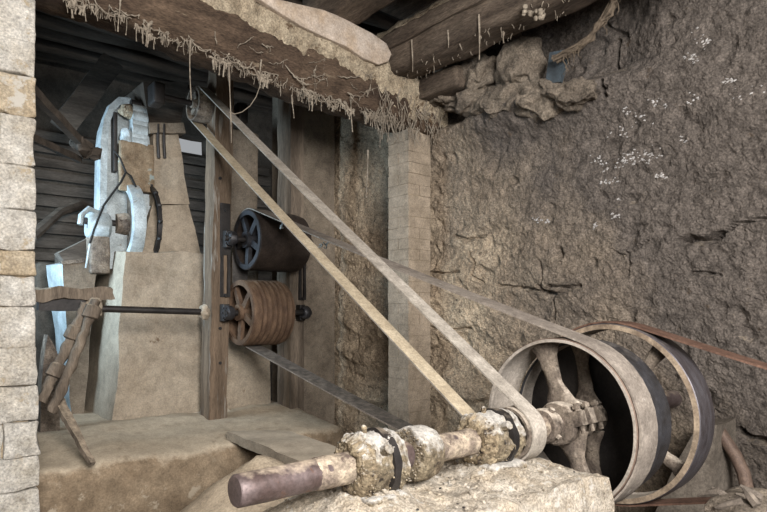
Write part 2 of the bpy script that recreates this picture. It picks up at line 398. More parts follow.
mb = MB(); ys = []; y = -1.6
while y < 5.6: ys.append(y); y += 0.0115 if y > 0.6 else 0.06
zs = []; z = -0.1
while z < 4.25: zs.append(z); z += 0.0115 if z > 0.3 else 0.04
V = [(WX - wall_off(y, z), y, z) for z in zs for y in ys]; ny = len(ys)
Fc = [(j * ny + i, j * ny + i + 1, (j + 1) * ny + i + 1, (j + 1) * ny + i) for j in range(len(zs) - 1) for i in range(ny - 1)]
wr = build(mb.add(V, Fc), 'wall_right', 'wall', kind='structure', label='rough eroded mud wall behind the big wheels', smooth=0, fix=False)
# lime bloom: thin irregular white flakes on the mud wall
mb = MB(); k = 0
for px, py, nn, sp in ((598, 160, 7, 5), (612, 165, 9, 7), (625, 158, 10, 7), (638, 157, 12, 7), (648, 152, 9, 5), (604, 181, 5, 3), (615, 181, 4, 3), (659, 176, 6, 2.5),
                       (617, 199, 3, 2), (593, 226, 4, 2.5), (616, 216, 4, 2.5), (541, 220, 6, 3), (546, 222, 4, 2), (655, 100, 4, 4), (700, 40, 5, 6), (692, 56, 4, 4),
                       (690, 100, 5, 6), (620, 132, 6, 5), (702, 39, 5, 5), (745, 95, 6, 7), (730, 80, 4, 4), (680, 140, 4, 4), (665, 106, 3, 4), (640, 118, 5, 5), (695, 62, 4, 3), (726, 80, 4, 3), (628, 112, 3, 3)):
    for _ in range(nn * 2):
        q = P(px + random.gauss(0, sp), py + random.gauss(0, sp * 0.55), X=WX)
        x = WX - wall_off(q.y, q.z); r = R(0.003, 0.012); k += 1
        mb.blob((x, q.y, q.z), (0.004, r, r * R(0.5, 0.9)), k, 0.9, 1)
build(mb, 'lime_bloom', 'lime', wr, kind='stuff', label='white lime bloom flecks on the mud wall')

# jamb wall at the left, in blocks
JY = 3.75
edge_px = {0: 37, 1: 36}
courses = [-86, -45, -6, 40, 74, 116, 165, 209, 250, 276, 306, 347, 386, 422, 457, 491, 527, 562, 600]
mb = MB(); xr = P(36, 300, Y=JY).x
mb.box((-1.6, JY + 0.03, 0), (xr - 0.035, JY + 0.42, 4.2), (10, 3, 24)).rough(0.012, 6, 2)
wl = build(mb, 'wall_left', 'mortar', kind='structure', label='pale stone block jamb wall at the left')
for i in range(len(courses) - 1):
    zt = P(20, courses[i], Y=JY).z; zb = P(20, courses[i + 1], Y=JY).z
    e = P(35.5 + 5.5 * max(0, (courses[i] - 250)) / 260 + R(-0.8, 0.8) - (2.5 if 120 < courses[i] < 245 else 0) * -0.3, 300, Y=JY).x
    cuts = [e]
    while cuts[-1] > -0.2: cuts.append(cuts[-1] - (R(0.24, 0.42) if not (i % 4 == 1 and len(cuts) == 1) else 0.17))
    for j in range(min(2, len(cuts) - 1)):
        g = R(0.0006, 0.0026)
        mb = MB().rbox((cuts[j + 1] + g, JY - R(0.0, 0.014), zb + g), (cuts[j] - g, JY + 0.42 + (0 if j else R(-0.02, 0.0)), zt - g), 0.05, 0.011)
        mb.rough(0.014, 8, i + j * 0.37, 0.008, 26)
        build(mb, 'stone_block', 'jamb_warm' if (i in (4, 8) or (i in (3, 5) and j == 1)) else 'jamb', wl, smooth=50)

# machine room shell: far wall, side wall with a window, back pier
sa, sb_ = P(176, 151, Y=7.1), P(209, 139, Y=7.1)      # slot under the eaves that lets daylight in
mb = MB()
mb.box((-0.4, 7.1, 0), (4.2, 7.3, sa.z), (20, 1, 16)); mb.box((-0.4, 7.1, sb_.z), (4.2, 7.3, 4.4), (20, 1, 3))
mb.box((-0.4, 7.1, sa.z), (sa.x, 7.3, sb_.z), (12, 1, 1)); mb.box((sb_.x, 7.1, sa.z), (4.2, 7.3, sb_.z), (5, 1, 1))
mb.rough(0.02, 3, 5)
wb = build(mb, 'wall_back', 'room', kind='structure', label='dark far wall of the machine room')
for i in range(15):
    z = 1.75 + i * 0.14
    if sa.z - 0.05 < z < sb_.z + 0.05: continue
    mb = MB().bar((0.3, 7.06 - 0.03 * (i % 2), z + R(-.015, .015)), (4.0, 7.06 - 0.03 * (i % 2), z + R(-.015, .015)), 0.05, R(0.075, 0.115), n=18).rough(0.012, 5, i)
    build(mb, 'plank', 'slat', wb)
win = thing('window_1', None, None, (-0.2, 5.35, 1.4)); win['kind'] = 'structure'; win['label'] = 'side window opening of the machine room'
mb = MB()
mb.box((-0.3, 4.15, 0), (-0.1, 4.6, 4.4)); mb.box((-0.3, 6.1, 0), (-0.1, 7.3, 4.4)); mb.box((-0.3, 4.6, 0), (-0.1, 6.1, 1.4)); mb.box((-0.3, 4.6, 3.2), (-0.1, 6.1, 4.4))
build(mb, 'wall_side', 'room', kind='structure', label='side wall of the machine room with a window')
for a, b in (((-0.24, 4.6, 1.4), (-0.16, 4.66, 3.2)), ((-0.24, 6.04, 1.4), (-0.16, 6.1, 3.2)), ((-0.24, 4.66, 1.4), (-0.16, 6.04, 1.46)), ((-0.24, 4.66, 3.14), (-0.16, 6.04, 3.2)), ((-0.22, 5.32, 1.46), (-0.18, 5.37, 3.14))):
    build(MB().rbox(a, b, 0.2, 0.008), 'window_frame', 'darkwood', win)
# ceilings
ce = build(MB().box((-0.4, 3.7, 4.32), (4.2, 7.3, 4.36), (6, 6, 1)), 'ceiling', 'darkwood', kind='structure', label='dark boarded ceiling over the mill')
for i in range(11):
    y = 4.15 + i * 0.28; z = 4.24
    build(MB().tube([(-0.3 + 4.2 * t / 14, y + 0.02 * math.sin(t + i), z + 0.02 * math.sin(t * 0.9 + i * 2)) for t in range(15)], [0.07 + 0.012 * math.sin(t * 1.3 + i) for t in range(15)], 10).rough(0.012, 6, i),
          'joist', 'darkwood', ce)
for i in range(15):
    x = 4.2 - i * 0.34
    mb = MB().box((x - 0.32, -2.0, 4.12 + 0.015 * (i % 3)), (x, 3.9, 4.155 + 0.015 * (i % 3)), (2, 16, 1)).rough(0.012, 3, i)
    build(mb, 'roof_board', 'timber_y', ce)

# ------------------------------------------------------------------ large masonry
# plinth the mill stands on
mb = MB().rbox((-0.03, 4.23, 0.0), (3.15, 7.05, 0.64), 0.07, 0.06)
for p in mb.v:
    if p.z > 0.5: p.z += 0.10 * max(0, min(1, (p.y - 4.23) / 0.8)) - 0.05
mb.rough(0.03, 2.2, 3, 0.012, 9)
build(mb, 'mill_plinth', 'ledge', label='long earth coloured plinth carrying the mill and its posts', cat='plinth')
# sand pile in front of the plinth
mb = MB(); V = []; Fc = []; n = 40
for j in range(n + 1):
    for i in range(n + 1):
        x = 0.2 + 1.78 * i / n; y = 2.03 + 1.69 * j / n
        rr = math.hypot((x - 1.50) / 1.40, (y - 2.75) / (1.40 if y < 2.75 else 0.97))
        V.append((x, y, -0.02 + 0.90 * max(0, 1 - rr) + 0.02 * fbm((x, y, 0), 5, 3)))
for j in range(n):
    for i in range(n):
        a = j * (n + 1) + i; Fc.append((a, a + 1, a + n + 2, a + n + 1))
build(mb.add(V, Fc), 'sand_pile', 'sand', label='pile of tan sand on the floor below the shaft end', cat='sand', kind='stuff', smooth=80)

# foundation block under the line shaft
def top_z(x, y):
    z = 0.925 + 0.022 * fbm((x, y, 0), 5, 5, 4) + 0.012 * fbm((x, y, 1), 18, 7, 3)
    z += 0.06 * math.exp(-((x - 1.36) / 0.16) ** 2 - ((y - SY) / 0.16) ** 2) + 0.05 * math.exp(-((x - 2.0) / 0.2) ** 2 - ((y - SY) / 0.17) ** 2)
    z -= 0.25 * max(0, (y - 1.85)) + 0.10 * max(0, x - 2.2) + 0.35 * max(0, 1.2 - x)
    return z
mb = MB(); nx, ny = 110, 56; V = []; Fc = []
bx0, bx1, by0, by1 = 1.02, 2.36, 1.31, 1.98
for j in range(ny + 1):
    for i in range(nx + 1):
        x = bx0 + (bx1 - bx0) * i / nx; y = by0 + (by1 - by0) * j / ny
        e = 0.012 * noise.noise(Vector((x * 7, y * 7, 2)))
        V.append((x + (e if i in (0, nx) else 0), y + (e if j in (0, ny) else 0), top_z(x, y)))
st = nx + 1
for j in range(ny):
    for i in range(nx):
        a = j * st + i; Fc.append((a, a + 1, a + st + 1, a + st))
ring = [i for i in range(nx + 1)] + [j * st + nx for j in range(1, ny + 1)] + [ny * st + i for i in range(nx - 1, -1, -1)] + [j * st for j in range(ny - 1, 0, -1)]
prev = ring
for s_ in range(1, 9):
    cur = []
    for r_ in ring:
        p = Vector(V[r_]); z = p.z * (1 - s_ / 8.0)
        d = 0.02 * noise.noise(Vector((p.x * 5, p.y * 5, z * 5))) + 0.03 * (s_ / 8.0)
        c = Vector((p.x - 1.73, p.y - 1.64, 0)).normalized() * (d + (0.012 if s_ == 1 else 0.012))
        cur.append(len(V)); V.append((p.x + c.x, p.y + c.y, z - (0.0 if s_ < 8 else 0.02)))
    m_ = len(ring)
    for q in range(m_): Fc.append((prev[q], cur[q], cur[(q + 1) % m_], prev[(q + 1) % m_]))
    prev = cur
fb = build(mb.add(V, Fc), 'bearing_foundation', 'mound', label='dust caked foundation block under the shaft bearings', cat='foundation', smooth=60)
mb = MB()
for k in range(420):
    x = R(1.14, 2.32); y = R(1.33, 1.95); r = R(0.003, 0.009) * (2 if random.random() < 0.08 else 1)
    mb.blob((x, y, top_z(x, y) + r * 0.3), (r, r * R(.7, 1.2), r * 0.7), k, 0.5, 1)
build(mb, 'grit', 'mound', fb, kind='stuff', label='loose grit scattered on the dust')
mb = MB()
for k in range(22):
    x = R(1.2, 2.3); y = R(1.33, 1.85); r = R(0.003, 0.007)
    mb.blob((x, y, top_z(x, y) + r * 0.2), (r, r * R(.7, 1.2), r * 0.6), k, 0.6, 1)
build(mb, 'dark_grit', 'blackiron', fb, kind='stuff', label='dark crumbs of grease')

# brick pillar
PX0, PX1, PY0, PY1 = 3.45, 3.71, 3.73, 3.99
pil = thing('brick_pillar', 'slim dusty brick pillar carrying the heavy beam, in front of the mud wall', 'pillar', (3.58, 3.86, 0))
build(MB().box((PX0 + .007, PY0 + .007, 0), (PX1 - .007, PY1 - .007, 3.2), (2, 2, 30)).rough(0.003, 9), 'mortar_core', 'mortar', pil)
hc = 0.0925; k = 0; z = 0.0
while z < 3.12:
    g = R(0.0008, 0.0022); o = k % 2
    L = [((PX0, PY0), (PX1, PY0 + .128)), ((PX0, PY0 + .132), (PX1, PY1))] if o else [((PX0, PY0), (PX0 + .128, PY1)), ((PX0 + .132, PY0), (PX1, PY1))]
    for a, b in L:
        mb = MB().box((a[0], a[1], z + g), (b[0], b[1], z + hc - g), (2, 2, 1))
        jx, jy = R(-.003, .003), R(-.003, .003)
        mb.v = [p + Vector((jx, jy, 0)) for p in mb.v]; mb.rough(0.004, 12, k)
        build(mb, 'brick', 'brick', pil, smooth=0)
    z += hc; k += 1

# back pier right of the posts, plaster panel behind the drums
mb = MB().box((3.16, 5.2, 0.3), (3.74, 5.5, 4.1), (8, 4, 40)).rough(0.012, 4, 8)
build(mb, 'plaster_pier', 'plaster_dk', label='tall grey brown plaster pier between grey post and mud wall', cat='pier')
mb = MB().rbox((2.46, 5.3, 0.6), (2.90, 5.55, 3.35), 0.08, 0.03).rough(0.018, 3, 9, .006, 12)
build(mb, 'plaster_pier', 'plaster_dk', label='narrow grey plaster pier right behind the dark upper drum', cat='pier')

# ------------------------------------------------------------------ overhead timbers
def rise(x): return 0.14 * max(0.0, min(1.0, (2.35 - x) / 1.25))     # the beam climbs toward the jamb
# main beam with crust and gypsum slab
beam = thing('main_beam', 'massive brown timber beam caked with mud, running from jamb to pillar', 'beam', (2.1, 3.82, 3.15))
mb = MB(); nX = 110; prof = [(3.66, 3.22), (3.70, 3.165), (3.78, 3.145), (3.90, 3.15), (3.98, 3.18), (4.02, 3.28), (4.02, 3.45), (3.98, 3.60), (3.85, 3.64), (3.72, 3.60), (3.66, 3.53), (3.645, 3.46), (3.64, 3.40), (3.64, 3.34), (3.645, 3.28)]
V = []; Fc = []; mP = len(prof)
for i in range(nX + 1):
    x = 0.35 + 3.45 * i / nX
    sag = 0.035 * math.sin((x - 0.35) * 1.1) + 0.06 * max(0, 1.2 - x) + rise(x)
    for y, z in prof: V.append((x, y, z + sag))
for i in range(nX):
    for k in range(mP):
        k2 = (k + 1) % mP; Fc.append((i * mP + k, (i + 1) * mP + k, (i + 1) * mP + k2, i * mP + k2))
Fc.append(tuple(range(mP))); Fc.append(tuple(nX * mP + k for k in range(mP - 1, -1, -1)))
mb.add(V, Fc).rough(0.022, 3.5, 4, 0.018, 13)
build(mb, 'timber', 'timber', beam, smooth=50)
mb = MB(); V = []; Fc = []; nX = 190; nS = 26
for i in range(nX + 1):
    x = 0.9 + 2.92 * i / nX
    low = 3.50 - 0.10 * min(1, max(0, (x - 1.2) / 1.4)) + 0.05 * fbm((x, 0, 0), 3.5, 11) + 0.025 * fbm((x, 0, 0), 14, 12)
    low += rise(x)
    if x > 3.0: low -= 0.20 * min(1, (x - 3.0) / 0.35)
    top = 3.70 + rise(x) + 0.03 * fbm((x, 3, 0), 2.5, 13) - 0.10 * max(0, x - 3.0)
    for j in range(nS + 1):
        t = j / nS
        if t < 0.55:
            q = t / 0.55; y = 3.625 - 0.02 * math.sin(q * math.pi) + 0.03 * (1 - q) ** 3; z = low + (top - low) * q
        else:
            q = (t - 0.55) / 0.45; y = 3.625 + 0.40 * q; z = top + 0.04 * math.sin(q * math.pi)
        p = Vector((x, y, z)); p += nv(p, 9, 3) * 0.024 + nv(p, 26, 5) * 0.014
        V.append(p)
for i in range(nX):
    for j in range(nS):
        a = i * (nS + 1) + j; Fc.append((a, a + 1, a + nS + 2, a + nS + 1))
build(mb.add(V, Fc), 'mud_crust', 'crust', beam, label='pale tan mud crust on the upper face', smooth=70)
# gypsum slab lying on the beam
tp = [(236, -14), (262, -4), (295, 4), (322, 10), (342, 18), (356, 26), (372, 34), (386, 44), (391, 55), (388, 62), (378, 65), (362, 58), (345, 47), (325, 38), (300, 26), (280, 14), (262, 2), (244, -10)]
mb = MB(); V = []
for px, py in tp: V.append(P(px, py, Y=3.585))
c = sum(V, Vector()) / len(V); nT = len(V); VV = []
for lay, (yy, sc) in enumerate(((0.030, 0.98), (0.0, 1.0), (-0.010, 0.99), (-0.014, 0.96), (-0.015, 0.55))):
    for p in V:
        q = c + (p - c) * sc if lay == 4 else Vector((c.x + (p.x - c.x) * (0.5 + 0.5 * sc), 0, c.z + (p.z - c.z) * sc))
        # pull layers toward the slab's mid line so that it stays a long plate
        VV.append(Vector((q.x, 3.585 + yy, q.z)))
Fc = []
for lay in range(4):
    for k in range(nT):
        k2 = (k + 1) % nT; Fc.append((lay * nT + k, lay * nT + k2, (lay + 1) * nT + k2, (lay + 1) * nT + k))
Fc.append(tuple(range(nT))); Fc.append(tuple(4 * nT + k for k in range(nT - 1, -1, -1)))
build(mb.add(VV, Fc).rough(0.006, 8, 2), 'gypsum_slab', 'gypsum', label='smooth pale gypsum slab resting along the top of the main beam', cat='slab', smooth=60)

# beam crossing above, toward the viewer
b2 = thing('cross_beam', 'long grey brown roof beam crossing over the main beam toward the viewer', 'beam', (3.28, 1.6, 3.5))
mb = MB().rbox((3.14, -0.4, 3.50), (3.42, 3.86, 3.86), 0.07, 0.05).rough(0.02, 3, 5, 0.01, 11)
build(mb, 'timber', 'timber_y', b2, smooth=50)
mb = MB(); V = []; Fc = []; nX = 90
for i in range(nX + 1):
    y = 0.6 + 3.2 * i / nX
    for j in range(9):
        x = 3.13 + 0.26 * j / 8
        p = Vector((x, y, 3.865 + 0.03 * math.sin(math.pi * j / 8) - (0.05 if j == 0 else 0) + 0.02 * fbm((x, y, 0), 7, 3)))
        V.append(p)
for i in range(nX):
    for j in range(8):
        a = i * 9 + j; Fc.append((a, a + 1, a + 10, a + 9))
build(mb.add(V, Fc), 'dust_crust', 'crust', b2, smooth=70)
mb = MB().bar((3.125, 0.6, 3.74), (3.125, 3.75, 3.70), 0.03, 0.05, n=30).rough(0.015, 5, 3)
build(mb, 'batten', 'timber_y', b2)
mb = MB().rbox((2.55, 0.6, 3.76), (2.80, 4.0, 4.06), 0.08, 0.04).rough(0.02, 3, 6, 0.01, 11)
build(mb, 'roof_rafter', 'timber_y', label='dusty roof rafter end above the gypsum slab at the top edge', cat='rafter')
mb = MB().rbox((1.75, 0.8, 3.84), (1.95, 4.0, 4.08), 0.08, 0.04).rough(0.02, 3, 7, 0.01, 11)
build(mb, 'roof_rafter', 'darkwood', label='dark roof rafter at the top edge, left of the dusty one', cat='rafter')
mb = MB().rbox((3.46, 3.18, 3.36), (3.66, 3.75, 3.54), 0.06, 0.03).rough(0.02, 4, 8, 0.01, 12)
build(mb, 'corbel_timber', 'timber_y', label='short brown timber stub tucked below the cross beam', cat='timber')

# rubble where the wall top has broken
k = 0
for px, py, sx, sy, lab in ((478, 78, 19, 17, 'lumpy grey clod left of the tall rubble lump under the cross beam'), (520, 68, 17, 26, 'tall lumpy mud clod beside the blue grey sheet'),
                            (540, 100, 20, 14, 'low mud clod below the blue grey sheet'), (500, 104, 22, 15, 'dusty mud clod at the middle of the rubble shelf'),
                            (447, 92, 18, 11, 'dusty clod nearest the brick pillar top'), (575, 96, 16, 11, 'flat brown clod at the right end of rubble shelf'), (470, 103, 16, 9, 'small clod in front on the rubble shelf')):
    q = P(px, py, X=3.66); f = FW.dot(q - Vector((0, 0, CH)))
    mb = MB().blob(q, (0.13, sx * f / F * 1.45, sy * f / F * 1.12), k + 2, 0.45, 5).rough(0.05, 6, k, 0.022, 22)
    build(mb, 'mud_clod', 'clod', label=lab, cat='clod', group='mud clods on the broken wall top', smooth=70); k += 1
# blue grey sheet and hanging root bundle
q = P(557, 66, X=3.6)
mb = MB().hexa([q + Vector(v) for v in ((-.01, .09, -.10), (-.01, -.03, -.12), (.02, -.03, -.12), (.02, .09, -.10), (-.03, .04, .10), (-.03, -.12, .07), (0, -.12, .07), (0, .04, .10))], (3, 1, 3))
build(mb, 'metal_sheet', 'slate', label='small blue grey sheet stuck in the broken wall top', cat='sheet')
rp = thing('root_bundle', 'shaggy fibrous rope hanging in a curve from the roof at top', 'rope', P(585, 40, X=3.5))
path = [P(a, b, X=3.5) for a, b in ((556, 58), (566, 55), (578, 47), (590, 38), (600, 26), (608, 12), (616, -4), (622, -20))]
for k in range(9):
    off = [Vector((R(-.02, .02), R(-.02, .02), R(-.02, .02))) for _ in path]
    mb = MB().tube([p + o * 1.2 for p, o in zip(path, off)], [R(.006, .013) for _ in path], 6)
    mb.rough(0.008, 20, k); build(mb, 'strand', 'rope', rp)
for k in range(14):
    i = R(0, len(path) - 1.01); p = path[int(i)].lerp(path[int(i) + 1], i % 1); L = R(0.04, 0.13)
    mb = MB().tube([p + Vector((R(-.01, .01), R(-.02, .02), -L * t / 4)) for t in range(5)], [.005, .004, .004, .003, .002], 5)
    build(mb, 'loose_fibre', 'rope', rp)

# ------------------------------------------------------------------ line shaft with its wheels
def arm_mb(cx, ang, r0, r1, w0, wm, w1, th, n=14):
    """flared wheel arm in the plane x = cx"""
    d = Vector((0, math.sin(ang), math.cos(ang))); t = Vector((0, math.cos(ang), -math.sin(ang)))
    mb = MB(); V = []; Fc = []; m = 10
    for i in range(n + 1):
        q = i / n; r = r0 + (r1 - r0) * q
        w = wm + (w0 - wm) * max(0, 1 - q / 0.45) ** 2 + (w1 - wm) * max(0, (q - 0.6) / 0.4) ** 2
        for k in range(m):
            a = 2 * math.pi * k / m
            V.append(Vector((cx, SY, SZ)) + d * r + t * (math.cos(a) * w / 2) + Vector((math.sin(a) * th / 2, 0, 0)))
    for i in range(n):
        for k in range(m):
            k2 = (k + 1) % m; Fc.append((i * m + k, i * m + k2, (i + 1) * m + k2, (i + 1) * m + k))
    Fc.append(tuple(range(m))); Fc.append(tuple(n * m + k for k in range(m - 1, -1, -1)))
    return mb.add(V, Fc).rough(0.007, 16, ang, .003, 40)
ls = thing('line_shaft', 'long steel line shaft carrying a small pulley and three big wheels', 'shaft', (0.84, SY, SZ - 0.05))
def rjit(prof, seed, n, amp):
    return prof
mb = MB(); prof = [(0.818, 0.0), (0.818, 0.030), (0.820, 0.045), (0.826, 0.050)]
x = 0.87
while x < 3.72: prof.append((x, 0.051)); x += 0.03
prof += [(3.74, 0.05), (3.745, 0.0)]
build(mb.lathe(prof, SY, SZ, 36).rough(0.0015, 12, 2), 'shaft', 'steel', ls, label='bare worn steel shaft end')
# dusted sleeves (caked grease) on the shaft
for xa, xb, rr, nm in ((1.10, 1.26, 0.054, 'dust_coat'), (1.62, 1.92, 0.0535, 'dust_coat'), (2.24, 2.47, 0.056, 'dust_coat')):
    n_ = max(5, int((xb - xa) / 0.012)); prof = [(xa, 0.0505)] + [(xa + (xb - xa) * i / n_, rr) for i in range(1, n_)] + [(xb, 0.0505)]
    build(MB().lathe(prof, SY, SZ, 36).rough(0.004, 22, xa, 0.002, 60), nm, 'dustsleeve', ls)
# rounded collar between the bearings
mb = MB().lathe([(1.515, .05), (1.517, .07), (1.518, .09), (1.524, .101), (1.545, .105), (1.57, .104), (1.578, .098), (1.586, .103), (1.61, .100), (1.63, .090), (1.645, .074), (1.65, .055)], SY, SZ, 48).rough(0.007, 24, 3, 0.003, 70)
cl = build(mb, 'shaft_collar', 'whitecrust', ls, label='rounded shaft collar white with dust')
mb = MB()
for k in range(150):
    a = R(0, 6.283); r = R(.055, .096); q = R(.0015, .0045)
    mb.blob((1.517 - R(0, .005), SY + r * math.cos(a), SZ + r * math.sin(a)), (q, q * 1.3, q), k, 0.5, 1)
build(mb, 'grit_crust', 'crustyellow', cl, kind='stuff')
# coupling boss and hub clamp before the wheel
mb = MB().lathe([(2.36, .05), (2.362, .075), (2.375, .082), (2.40, .082), (2.405, .064), (2.45, .064), (2.455, .05)], SY, SZ, 40).rough(0.006, 22, 5)
bs = build(mb, 'set_collar', 'castiron', ls, label='set collar with square bolts')
for k in range(4):
    a = 0.5 + k * math.pi / 2; d = Vector((0, math.cos(a), math.sin(a)))
    build(MB().tube([Vector((2.39, SY, SZ)) + d * q for q in (.075, .098, .100)], [.014, .014, .010], 6), 'set_bolt', 'castiron', bs)
# small belt pulley
PBX0, PBX1, PBR = 2.115, 2.245, 0.115
mb = MB().lathe([(PBX0, PBR - .012), (PBX0, PBR), ((PBX0 + PBX1) / 2, PBR + .002), (PBX1, PBR), (PBX1, PBR - .012)], SY, SZ, 56, closed=True)
sp = build(mb, 'small_pulley', 'castiron', ls, label='small belt pulley beside the second bearing')
build(MB().lathe([(PBX0 + .02, .05), (PBX0 + .02, PBR - .008), (PBX1 - .03, PBR - .008), (PBX1 - .03, .05)], SY, SZ, 40, closed=True).rough(.002, 20), 'web', 'castiron', sp)

def wheel(name, label, x0, x1, Rr, t, m, arms, am, armx, armw, bead=0.008):
    prof = [(x0, Rr - t), (x0, Rr - .004), (x0 + .004, Rr), (x0 + .02, Rr + .001), ((x0 + x1) / 2, Rr + .004), (x1 - .02, Rr + .001), (x1 - .004, Rr), (x1, Rr - .004), (x1, Rr - t),
            (x1 - .012, Rr - t - bead * .2), (x1 - .02, Rr - t + bead * .4), (x0 + .02, Rr - t + bead * .4), (x0 + .012, Rr - t - bead * .2)]
    w = build(MB().lathe(prof, SY, SZ, 112, closed=True).rough(.0015, 10, x0), name, m, ls, label=label)
    for a in arms:
        build(arm_mb(armx, a, 0.07, Rr - t + .004, *armw), 'arm', am, w)
    return w
# nearest wheel: split pulley
w1 = wheel('split_pulley', 'broad grey split pulley wheel, nearest of the big wheels', 2.475, 2.70, 0.408, 0.018, ('rim_brown', 'rim', 'rim_dark'), (0.33, 0.33 + math.pi), 'castiron', 2.575, (0.21, 0.085, 0.20, 0.07))
for p_ in w1.data.polygons:      # inside of the rim is pale, its running face is worn brown
    c = p_.center + W[w1.name]; n_ = p_.normal; rad = Vector((0, c.y - SY, c.z - SZ)).normalized()
    p_.material_index = 1 if n_.dot(rad) < 0.1 else (2 if c.x > 2.6 else 0)
mb = MB().lathe([(2.475, .05), (2.477, .096), (2.485, .104), (2.51, .106), (2.53, .100), (2.64, .100), (2.67, .104), (2.69, .096), (2.692, .05)], SY, SZ, 44).rough(.006, 18, 2)
build(mb, 'hub', 'castiron', w1)
ca, sa_ = math.cos(0.33), math.sin(0.33)
tv = Vector((0, ca, -sa_)); dv = Vector((0, sa_, ca))
for s1 in (-1, 1):
    for xx in (2.50, 2.58, 2.66):
        p = Vector((xx, SY, SZ)) + tv * (s1 * 0.115)
        lug = MB().bar(p - dv * .035, p + dv * .035, 0.05, 0.06, up=tv, n=3).rough(.004, 20, xx)
        build(lug, 'clamp_lug', 'castiron', w1)
        build(MB().tube([p + tv * s1 * .008 - dv * .07, p + tv * s1 * .008 + dv * .07], .011, 8), 'clamp_bolt', 'castiron', w1)
        build(MB().tube([p + tv * s1 * .008 + dv * .045, p + tv * s1 * .008 + dv * .062], .021, 6), 'nut', 'castiron', w1)
# loose pulley
w2 = wheel('loose_pulley', 'dark pulley wheel right behind the nearest wheel', 2.712, 2.835, 0.392, 0.018, ('rim_dark', 'rim'), (0.12, 0.12 + math.pi), 'castiron', 2.775, (0.16, 0.07, 0.13, 0.055))
build(MB().lathe([(2.705, .05), (2.707, .08), (2.86, .08), (2.862, .05)], SY, SZ, 40).rough(.004, 18, 4), 'hub', 'castiron', w2)
build(MB().lathe([(2.815, .07), (2.815, .378), (2.828, .378), (2.828, .07)], SY, SZ, 64, closed=True).rough(.003, 9), 'back_disc', 'blackiron', w2)  # black disc added to stand in for the shade inside the wheels
for p_ in w2.data.polygons:
    c = p_.center + W[w2.name]; rad = Vector((0, c.y - SY, c.z - SZ)).normalized()
    p_.material_index = 1 if p_.normal.dot(rad) < -0.5 else 0
# flywheel
w3 = wheel('flywheel', 'largest rim, thin flywheel nearest the mud wall with a rusty belt', 2.95, 3.12, 0.472, 0.030, ('rim_blue', 'rim', 'rim_tan'), (0.95, 0.95 + math.pi / 2, 0.95 + math.pi, 0.95 - math.pi / 2), 'castiron', 3.035, (0.11, 0.06, 0.11, 0.05), bead=0.014)
for p_ in w3.data.polygons:
    c = p_.center + W[w3.name]; rad = Vector((0, c.y - SY, c.z - SZ)).normalized(); q_ = p_.normal.dot(rad)
    p_.material_index = 0 if q_ > 0.3 else (1 if q_ < -0.5 else 2)
build(MB().lathe([(2.93, .05), (2.932, .10), (2.96, .105), (3.12, .105), (3.14, .10), (3.142, .05)], SY, SZ, 40).rough(.004, 18, 6), 'hub', 'castiron', w3)

